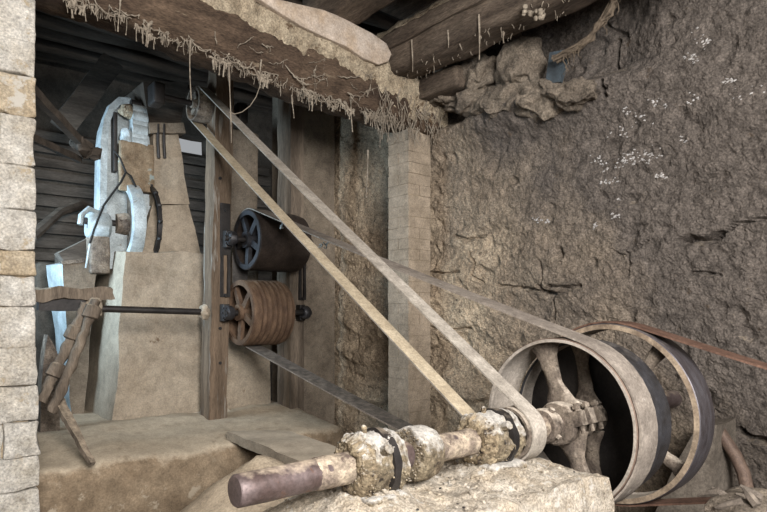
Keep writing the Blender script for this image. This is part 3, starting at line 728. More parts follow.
# bearings
def bearing(x0, x1, r, label, lumps, seed):
    t = thing('shaft_bearing', label, 'bearing', ((x0 + x1) / 2, SY, 0.88), 'bearings of the line shaft')
    L = x1 - x0
    pr = [(x0 + .012, .052), (x0 + .012, r * .74), (x0 + .04, r * .9), (x0 + L * .30, r), (x0 + L * .34, r * .92), (x0 + L * .55, r * .9), (x0 + L * .62, r * 1.0), (x0 + L * .72, r * 1.0), (x0 + L * .76, r * .84), (x0 + L * .84, r * .86), (x0 + L * .88, r * .96), (x1 - .01, r * .94), (x1, r * .6), (x1, .052)]
    P2 = [pr[0]]
    for a, b in zip(pr, pr[1:]):
        n_ = max(1, int(math.hypot(b[0] - a[0], b[1] - a[1]) / .010))
        P2 += [(a[0] + (b[0] - a[0]) * i / n_, a[1] + (b[1] - a[1]) * i / n_) for i in range(1, n_ + 1)]
    mb = MB().lathe(P2, SY, SZ, 72).rough(.010, 20, seed, .006, 55)
    build(mb, 'housing', 'whitecrust', t)
    build(MB().lathe([(x0 + L * .575, r * .80), (x0 + L * .59, r * 1.035), (x0 + L * .74, r * 1.035), (x0 + L * .755, r * .80)], SY, SZ, 48, closed=True).rough(.006, 22, seed), 'cap_flange', 'blackiron', t, label='dark flange ring')
    mb = MB().rbox((x0 + .02, SY - r * 1.05, 0.83), (x1 - .01, SY + r * 1.05, SZ - r * .75), .03, .02).rough(.012, 14, seed, .005, 40)
    build(mb, 'pedestal', 'whitecrust', t)
    mb = MB().tube([(x0 + L * .42, SY + .01, SZ + r * .9), (x0 + L * .42, SY + .01, SZ + r * .98)], .011, 6); mb.blob((x0 + L * .42, SY + .01, SZ + r + .006), .012, 3, .3, 2)
    build(mb, 'grease_cup', 'crustyellow', t)
    for sgn in (-1, 1):
        mb = MB().tube([(x0 + L * .45, SY + sgn * r * .75, SZ + r * .5), (x0 + L * .45, SY + sgn * r * 1.02, SZ + r * .62)], .019, 8).rough(.003, 30)
        build(mb, 'cap_bolt', 'whitecrust', t)
    mb = MB().lathe([(x0 + .014, .052), (x0 + .004, .060), (x0 + .003, .072), (x0 + .006, r * .72), (x0 + .024, r * .86), (x0 + .040, r * .96), (x0 + .055, r * .93)], SY, SZ, 90).rough(.010, 30, seed + 4, .009, 70)
    for k in range(lumps):
        a = R(0, 6.283); rr = R(.056, r * .92); q = R(.0015, .0045)
        xx = x0 + .012 - R(0, .004) if rr < r * .76 else x0 + .012 + (rr / r - .74) * .17
        mb.blob((xx, SY + rr * math.cos(a), SZ + rr * math.sin(a)), (q, q * R(.8, 1.6), q * R(.8, 1.6)), k + seed * 50, .5, 1)
    for k in range(lumps // 2):
        a = R(3.3, 6.1); q = R(.0015, .004); xx = R(x0 + .02, x1)
        mb.blob((xx, SY + r * math.cos(a), SZ + r * math.sin(a)), (q * 1.3, q, q), k + seed * 90, .5, 1)
    build(mb, 'grease_crust', 'crustyellow', t, kind='stuff', label='crumbly yellow grease crust', smooth=70)
bearing(1.235, 1.44, 0.118, 'near shaft bearing crusted with yellow grease, closest to the shaft end', 420, 1)
bearing(1.870, 2.105, 0.117, 'far shaft bearing crusted with grease, beside the small belt pulley', 380, 2)

# ------------------------------------------------------------------ belts
def hull(circ, seg=26):
    """closed belt path round circles (y, z, r) listed anticlockwise: list of (y, z, ny, nz)"""
    n = len(circ); T = []
    for i in range(n):
        a = circ[i]; b = circ[(i + 1) % n]; dy, dz = b[0] - a[0], b[1] - a[1]; D = math.hypot(dy, dz)
        T.append(math.atan2(dz, dy) - math.acos((a[2] - b[2]) / D))
    out = []
    for i in range(n):
        c = circ[i]; a0 = T[i - 1]; a1 = T[i]
        while a1 < a0: a1 += 2 * math.pi
        k = max(2, int((a1 - a0) / 0.16))
        for j in range(k + 1):
            a = a0 + (a1 - a0) * j / k
            out.append((c[0] + c[2] * math.cos(a), c[1] + c[2] * math.sin(a), math.cos(a), math.sin(a)))
        # straight run, with slight sag
        e = circ[(i + 1) % n]; p0 = out[-1]; p1 = (e[0] + e[2] * math.cos(T[i]), e[1] + e[2] * math.sin(T[i]))
        for j in range(1, seg):
            q = j / seg
            out.append((p0[0] + (p1[0] - p0[0]) * q, p0[1] + (p1[1] - p0[1]) * q - 0.012 * math.sin(math.pi * q), p0[2], p0[3]))
    return out
def belt(name, label, circ, x0, x1, th, mats, xs=None, wav=0.002):
    pth = hull(circ); n = len(pth); V = []; Fc = []; mi = []; m = 4
    for i, (y, z, a, b) in enumerate(pth):
        j = wav * noise.noise(Vector((y * 5, z * 5, 1))) ; s = 0 if xs is None else xs(y, z)
        for xx, h in ((x0 + j + s, 0), (x1 + j + s, 0), (x1 + j + s, th), (x0 + j + s, th)): V.append((xx, y + a * h, z + b * h))
    for i in range(n):
        i2 = (i + 1) % n
        for k in range(m):
            k2 = (k + 1) % m; Fc.append((i * m + k, i2 * m + k, i2 * m + k2, i * m + k2)); mi.append(1 if k == 0 else 0)
    mb = MB(); mb.v = [Vector(v) for v in V]; mb.f = Fc; mb.mi = mi
    return build(mb, name, mats, label=label, cat='belt', smooth=30)
UY, UZ, UR = 4.75, 2.22, 0.262      # upper drum
LY, LZ, LR = 4.75, 1.585, 0.285     # lower drum
bA = belt('flat_belt', 'broad grey flat belt from the nearest big wheel to the two drums', [(SY, SZ, 0.413), (LY, LZ, LR + .004), (UY, UZ, UR + .004)], 2.480, 2.632, 0.009, ('belt_grey', 'belt_dark'))
TY, TZ, TR = 5.04, 3.40, 0.145      # high small pulley
bB = belt('flat_belt', 'long steep canvas belt from the high small pulley down to the shaft pulley', [(SY, SZ, PBR + .003), (TY, TZ, TR + .003)], 2.132, 2.228, 0.008, ('belt_pale', 'belt_canvas'))
CYm, CZm = 0.13, 1.09
bC = belt('rust_belt', 'rust brown belt leaving the flywheel toward the right edge', [(CYm, CZm, 0.052), (SY, SZ, 0.476)], 2.965, 3.10, 0.009, ('belt_rust', 'belt_rust'))
def lace(px, py, X, parent):
    q = P(px, py, X=X)
    mb = MB()
    for k in range(5):
        c = q + Vector((R(-.05, .05), R(-.02, .02), R(-.015, .02)))
        mb.tube([c, c + Vector((R(-.03, .03), R(-.02, .02), R(-.035, .01))), c + Vector((R(-.04, .04), R(-.02, .02), R(-.05, -.01)))], .005, 5)
    build(mb, 'belt_lacing', 'bluesteel', parent, label='pale torn lacing')
lace(283, 224, 2.55, bA); lace(324, 243, 2.58, bA)

# motor with pulley that drives the rusty belt
mo = thing('drive_motor', 'drive motor at the end of the rust belt', 'motor', (3.2, 0.13, 0))
build(MB().lathe([(2.95, .02), (2.95, .051), (3.12, .051), (3.12, .02)], CYm, CZm, 36, closed=True), 'pulley', 'castiron', mo)
build(MB().lathe([(2.95, 0), (2.95, .028), (3.2, .028), (3.2, .12), (3.22, .14), (3.55, .14), (3.57, .12), (3.57, 0)], CYm, CZm, 32), 'housing', 'blackiron', mo)
build(MB().rbox((3.15, -0.08, 0), (3.6, 0.34, 0.95), .1, .03).rough(.01, 6), 'stand', 'concrete', mo)

# ------------------------------------------------------------------ posts, drums
def post(name, p0, p1, w, h, m, label):
    t = thing(name, label, 'post', p0)
    build(MB().bar(p0, p1, w, h, up=(0, 1, 0), n=40).rough(.010, 5, p0[0], .005, 16), 'timber', m, t, smooth=50)
    return t
pf = 4.88                       # front face of posts
po1 = post('timber_post', (2.268, pf + .09, 0.60), (2.350, pf + .09, 3.95), 0.165, 0.18, 'post', 'brown timber post with long slotted iron bracket, left of the drums')
po2 = post('timber_post', (3.075, pf + .12, 0.60), (3.075, pf + .12, 3.95), 0.15, 0.24, 'post_grey', 'grey timber post standing right of the drums')
def slotted(parent, xc, z0, z1, yf, w=0.062):
    mb = MB(); zm = z0 + (z1 - z0) * 0.45
    for s in (-1, 1): mb.box((xc + s * w / 2 - .013, yf - .014, z0), (xc + s * w / 2 + .013, yf + .012, zm), (1, 1, 5))
    mb.box((xc - w / 2 + .013, yf - .014, z0), (xc + w / 2 - .013, yf + .012, z0 + .03)); mb.box((xc - w / 2 - .013, yf - .016, zm), (xc + w / 2 + .013, yf + .012, z1), (2, 1, 6))
    b = build(mb.rough(.003, 14, xc), 'slotted_bracket', 'blackiron', parent)
    for z in (z0 + .015, zm + .06, z1 - .06):
        build(MB().tube([(xc, yf - .012, z), (xc, yf - .032, z)], .017, 6), 'bolt', 'blackiron', b)
zt, zb = P(220, 203, Y=pf).z, P(220, 297, Y=pf).z
slotted(po1, 2.335, zb, zt, pf - .004)
slotted(po2, 3.125, P(300, 300, Y=pf).z, P(300, 225, Y=pf).z, pf - .004, .05)
# wood marks: bolt holes
for zz in (1.45, 1.15, 2.75): build(MB().tube([(2.29, pf + .004, zz), (2.29, pf - .012, zz)], .014, 8), 'bolt', 'blackiron', po1)

def drum(label, cy, cz, r, x0, x1, m, ring, ridges, ax0, ax1):
    t = thing('belt_drum', label, 'drum', ((x0 + x1) / 2, cy, cz - r), 'belt drums between the posts')
    prof = [(x0, r - .035), (x0, r - .003), (x0 + .004, r)]
    if ridges:
        n_ = ridges; L = (x1 - x0 - .10)
        prof += [(x0 + .07, r)]
        for k in range(n_):
            a = x0 + .085 + L * k / n_; b = x0 + .085 + L * (k + 1) / n_; g = .010
            prof += [(a, r - .010), (a + .006, r - .002), ((a + b) / 2, r + .003), (b - g, r - .002), (b - g + .003, r - .010)]
        prof += [(x1 - .01, r - .012)]
    else:
        for k in range(1, 8): prof.append((x0 + (x1 - x0) * k / 8, r + .006 * math.sin(math.pi * k / 8)))
    prof += [(x1, r - .012), (x1, r - .035), (x1 - .01, r - .037), (x0 + .03, r - .037)]
    sh = build(MB().lathe(prof, cy, cz, 80, closed=True).rough(.003, 9, cz), 'shell', m, t, smooth=30)
    build(MB().lathe([(x0 - .006, r - .045), (x0 - .006, r - .006), (x0 + .010, r - .006), (x0 + .010, r - .045)], cy, cz, 64, closed=True).rough(.002, 12), 'end_ring', ring, t)
    build(MB().lathe([(x0 - .02, .03), (x0 - .02, .07), (x0 + .10, .07), (x0 + .10, .03)], cy, cz, 32, closed=True).rough(.004, 16), 'hub', ring, t)
    for k in range(5):
        a = 0.5 + k * 2 * math.pi / 5; d = Vector((0, math.sin(a), math.cos(a))); c = Vector((x0 + .03, cy, cz))
        build(MB().bar(c + d * .06, c + d * (r - .036), .055, .035, up=(1, 0, 0), n=5).rough(.003, 14, k), 'spoke', ring, t)
    build(MB().lathe([(x1 - .06, .03), (x1 - .06, r - .036), (x1 - .045, r - .036), (x1 - .045, .03)], cy, cz, 48, closed=True), 'back_disc', m, t)
    build(MB().tube([(ax0, cy, cz), (ax1, cy, cz)], .024, 16), 'axle', 'blackiron', t)
    return t
du = drum('dark smooth drum hung high between the two posts', UY, UZ, UR, 2.475, 2.985, 'drumdark', 'rim_dark', 0, 2.27, 3.14)
dl = drum('brown ribbed wooden drum low between the two posts', LY, LZ, LR, 2.405, 2.80, 'drumwood', 'drumwood', 6, 2.27, 3.14)
# bearings of the drum axles
def pillow(xc, cy, cz, label):
    t = thing('axle_bearing', label, 'bearing', (xc, cy, cz - .06), 'small axle bearings on the posts')
    build(MB().lathe([(xc - .035, .026), (xc - .035, .05), (xc - .02, .062), (xc + .02, .062), (xc + .035, .05), (xc + .035, .026)], cy, cz, 24, closed=True).rough(.004, 30), 'housing', 'rim_dark', t)
    build(MB().rbox((xc - .03, cy + .04, cz - .075), (xc + .03, pf - .012, cz + .075), .03, .008), 'foot', 'blackiron', t)
    for k in range(6):
        a = k * math.pi / 3; p = Vector((xc - .03, cy + .045 * math.cos(a), cz + .045 * math.sin(a)))
        build(MB().tube([p, p - Vector((.016, 0, 0))], .010, 6), 'stud', 'rim_dark', t)
pillow(2.335, UY, UZ, 'small studded bearing of the dark upper drum on the brown post')
pillow(3.11, UY, UZ, 'small studded bearing of the dark upper drum on the grey post')
pillow(2.31, LY, LZ, 'small studded bearing of the ribbed drum on the brown post')
pillow(3.08, LY, LZ, 'small studded bearing of the ribbed drum on the grey post')

# high small pulley
hp = thing('high_pulley', 'small spoked pulley high up left of the brown post', 'pulley', (2.18, TY, TZ - TR), None)
build(MB().lathe([(2.112, TR - .014), (2.112, TR), (2.18, TR + .002), (2.248, TR), (2.248, TR - .014)], TY, TZ, 48, closed=True), 'rim', 'castiron', hp)
build(MB().lathe([(2.10, 0), (2.10, .04), (2.245, .04), (2.245, 0)], TY, TZ, 24), 'hub', 'castiron', hp)
for k in range(4):
    a = .4 + k * math.pi / 2; d = Vector((0, math.sin(a), math.cos(a))); c = Vector((2.16, TY, TZ))
    build(MB().bar(c + d * .03, c + d * (TR - .006), .05, .025, up=(1, 0, 0), n=3), 'spoke', 'castiron', hp)
build(MB().tube([(1.75, TY, TZ), (2.62, TY, TZ)], .025, 14), 'axle', 'blackiron', hp)
for xb in (1.80, 2.56):
    build(MB().rbox((xb - .05, TY - .08, TZ - .09), (xb + .05, TY + .08, TZ + .09), .05, .02).rough(.005, 12), 'bearing_block', 'blackiron', hp)
    build(MB().bar((xb, TY, TZ + .08), (xb, TY, 4.2), .09, .06, n=8).rough(.004, 9), 'hanger', 'darkwood', hp)

# plank from plinth to foundation
mb = MB().hexa([(2.00, 2.05, .57), (2.37, 2.05, .57), (2.47, 4.10, .60), (2.09, 4.33, .60), (2.00, 2.05, .645), (2.37, 2.05, .645), (2.47, 4.10, .668), (2.09, 4.33, .668)], (8, 40, 2)).rough(.012, 4, 3, .006, 18)
build(mb, 'plank', 'plaster', label='thick dusty plank bridging from the plinth toward the shaft foundation', cat='plank')
mb = MB().rbox((2.02, 2.1, -0.02), (2.35, 2.4, .56), .08, .02).rough(.012, 5)
build(mb, 'plank_support', 'concrete', label='rough block holding up the plank behind the shaft', cat='block')

# ------------------------------------------------------------------ the mill itself
mill = thing('mill_housing', 'tall dust coated mill with plastered base, tapering hopper and pale wheel', 'mill', (2.0, 5.6, 0.64))
fb0 = P(112, 428, Y=5.19); ft0 = P(126, 251, Y=5.27)
bl = P(80, 400, Y=5.9)
c = [(fb0.x, 5.19, .62), (2.46, 5.19, .62), (2.46, 6.3, .62), (fb0.x - .0, 6.3, .62), (ft0.x, 5.27, ft0.z), (2.46, 5.27, ft0.z + .02), (2.46, 6.2, ft0.z + .05), (ft0.x + .0, 6.2, ft0.z + .05)]
build(MB().hexa(c, (18, 14, 26)).rough(.022, 2.6, 4, .008, 11), 'base', 'plaster', mill, smooth=60, label='plastered base with slanted edge')
# skirting slope at the foot
mb = MB().hexa([(fb0.x - .04, 4.97, .60), (2.50, 4.95, .60), (2.50, 5.25, .60), (fb0.x - .04, 5.25, .60), (fb0.x - .0, 5.17, .64), (2.5, 5.17, .70), (2.5, 5.25, .76), (fb0.x - .0, 5.25, .66)], (20, 5, 3)).rough(.018, 4, 7)
build(mb, 'foot_fillet', 'plaster', mill, smooth=70)
mb = MB().hexa([(2.46, 5.22, .62), (2.98, 5.22, .62), (2.98, 5.30, .62), (2.46, 5.30, .62), (2.46, 5.22, 1.75), (2.98, 5.22, 1.75), (2.98, 5.30, 1.75), (2.46, 5.30, 1.75)], (8, 2, 16)).rough(.014, 3, 5)
build(mb, 'base_wing', 'plaster', mill, smooth=60)
# shoulder and neck
zt = ft0.z
a0 = P(136, 244, Y=5.42); a1 = P(200, 247, Y=5.42); n0 = P(152, 205, Y=5.5); n1 = P(188, 205, Y=5.5); t0 = P(153, 128, Y=5.5); t1 = P(178, 128, Y=5.5)
def slab4(l0, r0, l1, r1, y0, y1, yt0, yt1, n=(8, 6, 12)):
    return MB().hexa([(l0.x, y0, l0.z), (r0.x, y0, r0.z), (r0.x, y1, r0.z), (l0.x, y1, l0.z), (l1.x, yt0, l1.z), (r1.x, yt0, r1.z), (r1.x, yt1, r1.z), (l1.x, yt1, l1.z)], n)
a0.z = a1.z = zt - .04
build(slab4(a0, a1, n0, n1, 5.36, 6.0, 5.47, 5.9).rough(.02, 4, 3, .006, 14), 'shoulder', 'plaster', mill, smooth=60)
build(slab4(n0, n1, t0, t1, 5.47, 5.9, 5.5, 5.85).rough(.016, 4, 5, .006, 14), 'neck', 'plaster', mill, smooth=60)
f0 = P(148, 134, Y=5.48); f1 = P(184, 134, Y=5.48); g0 = P(148, 124, Y=5.48); g1 = P(182, 124, Y=5.48)
build(slab4(f0, f1, g0, g1, 5.44, 5.92, 5.44, 5.92, (8, 6, 2)).rough(.008, 9), 'neck_flange', 'plaster_dk', mill)
h0 = P(150, 124, Y=5.5); h1 = P(180, 124, Y=5.5); k0 = P(140, 84, Y=5.4); k1 = P(186, 84, Y=5.4)
build(slab4(h0, h1, k0, k1, 5.5, 5.85, 5.35, 6.0).rough(.014, 4, 8), 'hopper', 'darkwood', mill, label='dark wooden hopper above the neck')
# grey door plate on the neck, pipes
q = P(160, 150, Y=5.46)
for px in (158, 164):
    build(MB().tube([P(px, 124, Y=5.45), P(px, 142, Y=5.44), P(px + 1, 158, Y=5.45)], .014, 8), 'strap', 'blackiron', mill)
# arched pale casing left of the neck (sheet metal frame with a dark slot)
CYc = 5.55
def casing_pt(px, py): return P(px, py, Y=CYc)
out = [(99, 270), (100, 190), (101, 140), (104, 118), (110, 104), (119, 97), (130, 98), (140, 106), (147, 120), (150, 145), (151, 200), (151, 262)]
inn = [(106, 270), (107, 190), (108, 140), (110, 122), (114, 111), (120, 105), (129, 106), (136, 112), (141, 123), (143, 146), (144, 200), (144, 262)]
V = []; n_ = len(out)
for yy in (0, .09):
    for l in (out, inn):
        for a, b in l:
            p = casing_pt(a, b); V.append((p.x, CYc + yy, p.z))
Fc = []
for i in range(n_ - 1):
    o0, i0, o1, i1 = i, n_ + i, 2 * n_ + i, 3 * n_ + i
    Fc += [(o0, o0 + 1, i0 + 1, i0), (o1, i1, i1 + 1, o1 + 1), (o0, o1, o1 + 1, o0 + 1), (i0, i0 + 1, i1 + 1, i1)]
build(MB().add(V, Fc).rough(.005, 9, 2), 'casing_frame', 'bluesteel', mill, label='pale arched sheet metal frame')
V = []
for yy in (.06, .4):
    for a, b in inn:
        p = casing_pt(a, b); V.append((p.x, CYc + yy, p.z))
Fc = [tuple(range(n_)), tuple(range(2 * n_ - 1, n_ - 1, -1))] + [(i, n_ + i, n_ + (i + 1) % n_, (i + 1) % n_) for i in range(n_)]
build(MB().add(V, Fc), 'casing_body', 'bluesteel', mill)
a = casing_pt(113, 112); b = casing_pt(117, 172)
build(MB().rbox((a.x, CYc - .02, b.z), (b.x, CYc + .07, a.z), .1, .006), 'slot_bar', 'blackiron', mill)
for k in range(7):       # finned cylinder at the top of the casing
    p = casing_pt(137 - k * .2, 112 + k * 6.5)
    build(MB().lathe([(p.x - .06, 0), (p.x - .06, .055 + .01 * (k % 2)), (p.x + .07, .055 + .01 * (k % 2)), (p.x + .07, 0)], CYc - .03, p.z, 20).rough(.006, 14, k), 'fin', 'bluesteel', mill)
p = casing_pt(126, 112); build(MB().blob((p.x, CYc - .03, p.z), (.07, .06, .06), 4, .4, 3), 'grease_lump', 'crust', mill)
p = casing_pt(134, 105); build(MB().tube([(p.x - .04, CYc - .03, p.z), (p.x + .05, CYc - .03, p.z)], .035, 12), 'end_cap', 'blackiron', mill)
p = casing_pt(131, 150); build(MB().rbox((p.x - .10, CYc - .04, p.z - .12), (p.x + .13, CYc + .08, p.z + .07), .05, .03).rough(.012, 9), 'gear_cover', 'plaster', mill)
p = casing_pt(126, 140); build(MB().blob((p.x, CYc - .03, p.z), (.06, .06, .08), 7, .5, 3), 'grease_lump', 'bluesteel', mill)

# pale wheel on the mill's side shaft (turns on its own)
q = P(121, 224, Y=5.62)
wx, wz = q.x, q.z
ry = 5.62
sw = build(MB().lathe([(wx, .30), (wx, .36), (wx + .03, .37), (wx + .10, .37), (wx + .10, .30)], ry, wz, 72, closed=True).rough(.004, 9), 'side_wheel', 'bluesteel', mill, label='pale wheel seen nearly edge on')
build(MB().lathe([(wx + .05, .10), (wx + .05, .305), (wx + .07, .305), (wx + .07, .10)], ry, wz, 48, closed=True), 'web', 'castiron', sw)
build(MB().lathe([(wx - .05, 0), (wx - .05, .085), (wx + .02, .10), (wx + .12, .10), (wx + .12, 0)], ry, wz, 32).rough(.004, 12), 'hub', 'castiron', sw)
build(MB().tube([(wx - .30, ry, wz), (wx + .45, ry, wz)], .03, 14), 'axle', 'blackiron', sw)
V = []; Fc = []
build(MB().lathe([(wx + .20, .34), (wx + .20, .375), (wx + .235, .375), (wx + .235, .34)], ry, wz, 60, closed=True).rough(.006, 30), 'chain_ring', 'blackiron', sw)
for k in range(16):
    a = k * math.pi / 8; p = Vector((wx + .217, ry + .38 * math.cos(a), wz + .38 * math.sin(a)))
    build(MB().blob(p, (.022, .02, .02), k, .3, 1), 'chain_link', 'blackiron', sw)
# flaking plate between casing and neck
pa = P(119, 190, Y=5.50); pb = P(153, 146, Y=5.50)
build(MB().rbox((pa.x, 5.46, pa.z), (pb.x, 5.53, pb.z), .05, .012).rough(.012, 7, 2), 'flaking_plate', 'flake', mill, label='brown plate with flaking pale paint')
# bearing block left of the wheel
q = P(98, 226, Y=5.62)
bb = thing('wheel_bearing', 'pale blue lit bearing block with spout left of the pale wheel', 'bearing', (q.x, 5.62, q.z - .12))
build(MB().lathe([(q.x - .09, .03), (q.x - .09, .10), (q.x - .05, .13), (q.x + .06, .13), (q.x + .09, .10), (q.x + .09, .03)], 5.62, q.z, 32, closed=True).rough(.008, 10), 'housing', 'bluesteel', bb)
build(MB().rbox((q.x - .08, 5.54, q.z - .42), (q.x + .08, 5.72, q.z - .09), .05, .02).rough(.006, 9), 'pedestal', 'castiron', bb)
build(MB().tube([(q.x - .02, 5.56, q.z + .11), (q.x - .10, 5.52, q.z + .13), (q.x - .17, 5.48, q.z + .06), (q.x - .18, 5.47, q.z - .02)], .022, 8), 'spout', 'bluesteel', bb)
p0 = P(84, 247, Y=5.4); p1 = P(60, 262, Y=5.4)
mb = MB().bar(P(106, 240, Y=5.75), P(62, 262, Y=5.75), .16, .17, n=8).rough(.008, 6)
build(mb, 'guide_beam', 'slat', label='grey slanting timber behind the bearing block', cat='timber')
a = P(60, 250, Y=6.2); b = P(86, 250, Y=6.2); mb = MB().rbox((a.x, 6.2, .66), (b.x, 6.42, a.z), .08, .02).rough(.008, 6)
build(mb, 'feed_box', 'slat', label='grey box standing under the slanting timber', cat='box')
# floor of machine room behind plinth: stand for the timber
# black cable
pts = [(136, 187), (131, 176), (126, 172), (121, 182), (112, 194), (104, 205), (99, 217), (94, 230), (90, 243)]
build(MB().tube([P(a, b, Y=5.40) for a, b in pts], .009, 8), 'cable', 'rubber', label='black cable hanging across the pale casing', cat='cable')
build(MB().tube([P(126, 172, Y=5.41), P(120, 158, Y=5.43), P(114, 150, Y=5.45)], .008, 8), 'cable', 'rubber', label='short black cable stub rising beside the dark slot', cat='cable')
build(MB().tube([P(90, 244, Y=5.39), P(88, 256, Y=5.39), P(86, 268, Y=5.39)], .009, 8), 'conduit', 'bluesteel', label='thin white conduit below the black cable', cat='conduit')
# chute panels lit by the window
def panel(name, pts, Y, th, m, label, cat='panel', lean=0.0):
    V = []
    for yy in (0, th):
        for a, b in pts:
            p = P(a, b, Y=Y); V.append((p.x, Y + yy + lean * (p.z - 1.5), p.z))
    k = len(pts)
    Fc = [tuple(range(k)), tuple(range(2 * k - 1, k - 1, -1))] + [(i, k + i, k + (i + 1) % k, (i + 1) % k) for i in range(k)]
    return build(MB().add(V, Fc), name, m, label=label, cat=cat, smooth=0)
# chute box: its left side faces the window
def hexpanel(name, pts, Y, d, m, label):
    pass
q0 = P(63, 264, Y=5.6); q1 = P(97, 260, Y=5.6)
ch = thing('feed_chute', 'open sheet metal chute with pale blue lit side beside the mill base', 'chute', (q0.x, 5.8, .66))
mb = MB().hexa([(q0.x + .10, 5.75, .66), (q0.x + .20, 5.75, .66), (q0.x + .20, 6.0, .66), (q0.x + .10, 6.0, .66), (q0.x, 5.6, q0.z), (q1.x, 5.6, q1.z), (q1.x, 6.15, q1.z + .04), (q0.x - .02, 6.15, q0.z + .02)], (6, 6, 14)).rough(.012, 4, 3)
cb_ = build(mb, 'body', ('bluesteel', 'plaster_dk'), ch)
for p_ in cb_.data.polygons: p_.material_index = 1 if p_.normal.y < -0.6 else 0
build(MB().bar((q0.x - .01, 5.6, q0.z + .01), (q1.x, 5.6, q1.z + .01), .03, .03, n=6).rough(.004, 8), 'lip', 'castiron', ch)
# curved grey plate
mb = MB(); V = []; Fc = []
for i in range(13):
    z = .62 + .80 * i / 12; xx = P(34, 330, Y=5.15).x + .05 * (i / 12) ** 3
    for yy in (5.08, 5.15, 5.22):
        V.append((xx + .03, yy, z)); V.append((xx + .16 - .13 * max(0, (i - 7) / 5) ** 2, yy, z))
for i in range(12):
    for j in range(2):
        a = i * 6 + j * 2
        Fc += [(a, a + 2, a + 8, a + 6), (a + 1, a + 7, a + 9, a + 3)]
    Fc += [(i * 6, i * 6 + 6, i * 6 + 7, i * 6 + 1), (i * 6 + 4, i * 6 + 5, i * 6 + 11, i * 6 + 10)]
Fc += [(72, 74, 75, 73), (74, 76, 77, 75), (0, 1, 3, 2), (2, 3, 5, 4)]
build(MB().add(V, Fc), 'curved_plate', 'castiron', label='grey plate with rounded top standing against the stone jamb', cat='plate', smooth=60)

# ------------------------------------------------------------------ levers, sticks, rods
RY = 4.72
bt = MB().bar(P(30, 294, Y=RY), P(112, 294, Y=RY), .12, .085, n=22).rough(.022, 7, 2, .012, 22)
cb = build(bt, 'cross_timber', 'post_grey', label='dust laden crosswise timber reaching from jamb to mill base', cat='timber')
build(MB().bar(P(38, 304, Y=RY + .01), P(84, 305, Y=RY + .01), .08, .09, n=8).rough(.006, 6), 'timber', 'blackiron', label='dark bar right under the dust laden crosswise timber', cat='timber')  # black bar close below the crosswise timber
p0 = P(94, 308.5, Y=RY - .06); p1 = P(204, 312, Y=RY - .06)
rd = thing('control_rod', 'dark round iron rod running from dusty timber to brown post', 'rod', p0)
build(MB().tube([p0.lerp(p1, t / 12) for t in range(13)], .026, 14).rough(.002, 10), 'rod', 'blackiron', rd)
build(MB().blob(p1, (.045, .05, .06), 4, .4, 3), 'end_lump', 'plaster', rd)
build(MB().blob(p0, (.06, .05, .07), 6, .5, 3), 'dust_lump', 'plaster', rd)
def lumpy(name, pts, Y, r, m, label, joints, cat='pipe'):
    path = [P(a, b, Y=Y) for a, b in pts]; pp = []; rr = []
    for i in range(len(path) - 1):
        for t in range(8): pp.append(path[i].lerp(path[i + 1], t / 8))
    pp.append(path[-1])
    for i, p in enumerate(pp): rr.append(r * (1 + .12 * noise.noise(p * 9)))
    t = thing(name, label, cat, min(path, key=lambda v: v.z))
    build(MB().tube(pp, rr, 12).rough(.014, 14, r * 99, .008, 40), 'shaft', m, t)
    for a, b in joints:
        p = P(a, b, Y=Y); d = (path[-1] - path[0]).normalized()
        build(MB().tube([p - d * .05, p - d * .04, p + d * .04, p + d * .05], [r * 1.1, r * 1.6, r * 1.6, r * 1.1], 10).rough(.008, 14), 'coupling', m, t)
lumpy('lever_bar', [(86, 303), (80, 318), (66, 350), (52, 378), (41, 402)], RY - .10, .034, 'post_grey', 'dusty diagonal lever bar with couplings, the left one', [(73, 333), (56, 370)], 'lever')
lumpy('lever_bar', [(96, 300), (88, 322), (78, 348), (64, 382), (52, 412)], RY - .16, .034, 'post_grey', 'dusty diagonal lever bar, the right one', [(92, 312)], 'lever')
p0 = P(58, 400, Y=4.62); p1 = P(92, 464, Y=4.12)
build(MB().bar(p0, p1, .075, .03, up=(0, .5, 1), n=16, w1=.035).rough(.008, 8, 3, .004, 20), 'loose_stick', 'post_grey', label='grey stick leaning on the plinth below the levers', cat='stick')
# dim things high at the left of the machine room
lp = thing('lever_pole', 'dark pole with a shaggy dirt clump, slanting down from the jamb top', 'pole', P(84, 148, Y=4.7))
build(MB().bar(P(30, 88, Y=4.12), P(84, 146, Y=4.7), .045, .055, n=12).rough(.006, 9), 'pole', 'darkwood', lp)
p = P(84, 148, Y=4.7); mb = MB()
for k in range(9): mb.blob(p + Vector((R(-.08, .08), R(-.05, .05), R(-.08, .06))), R(.02, .05), k, .6, 2)
build(mb.rough(.015, 12), 'dirt_clump', 'darkwood', lp)
mb = MB().bar(P(112, 62, Y=6.0), P(62, 128, Y=6.0), .12, .20, n=12).rough(.014, 5)
br = build(mb, 'brace', 'darkwood', label='broad dark diagonal brace under the ceiling joists', cat='brace')
mb = MB().bar(P(28, 136, Y=4.12), P(80, 160, Y=4.8), .035, .045, n=8).rough(.008, 9)
build(mb, 'lever_pole', 'darkwood', label='thin dark pole below the slanting one, at the jamb', cat='pole')
mb = MB().tube([P(33, 236, Y=6.6), P(60, 212, Y=6.8), P(80, 205, Y=6.97)], .05, 8).rough(.02, 8)
build(mb, 'broken_timber', 'slat', label='broken grey timber in the dim far left of the room', cat='timber')
a = P(34, 262, Y=6.45); b = P(72, 262, Y=6.45); mb = MB().rbox((a.x, 6.45, .66), (b.x, 6.95, a.z), .1, .05).rough(.04, 4)
build(mb, 'rubble_heap', 'room', label='dim brown heap at the far left behind the chute', cat='heap')
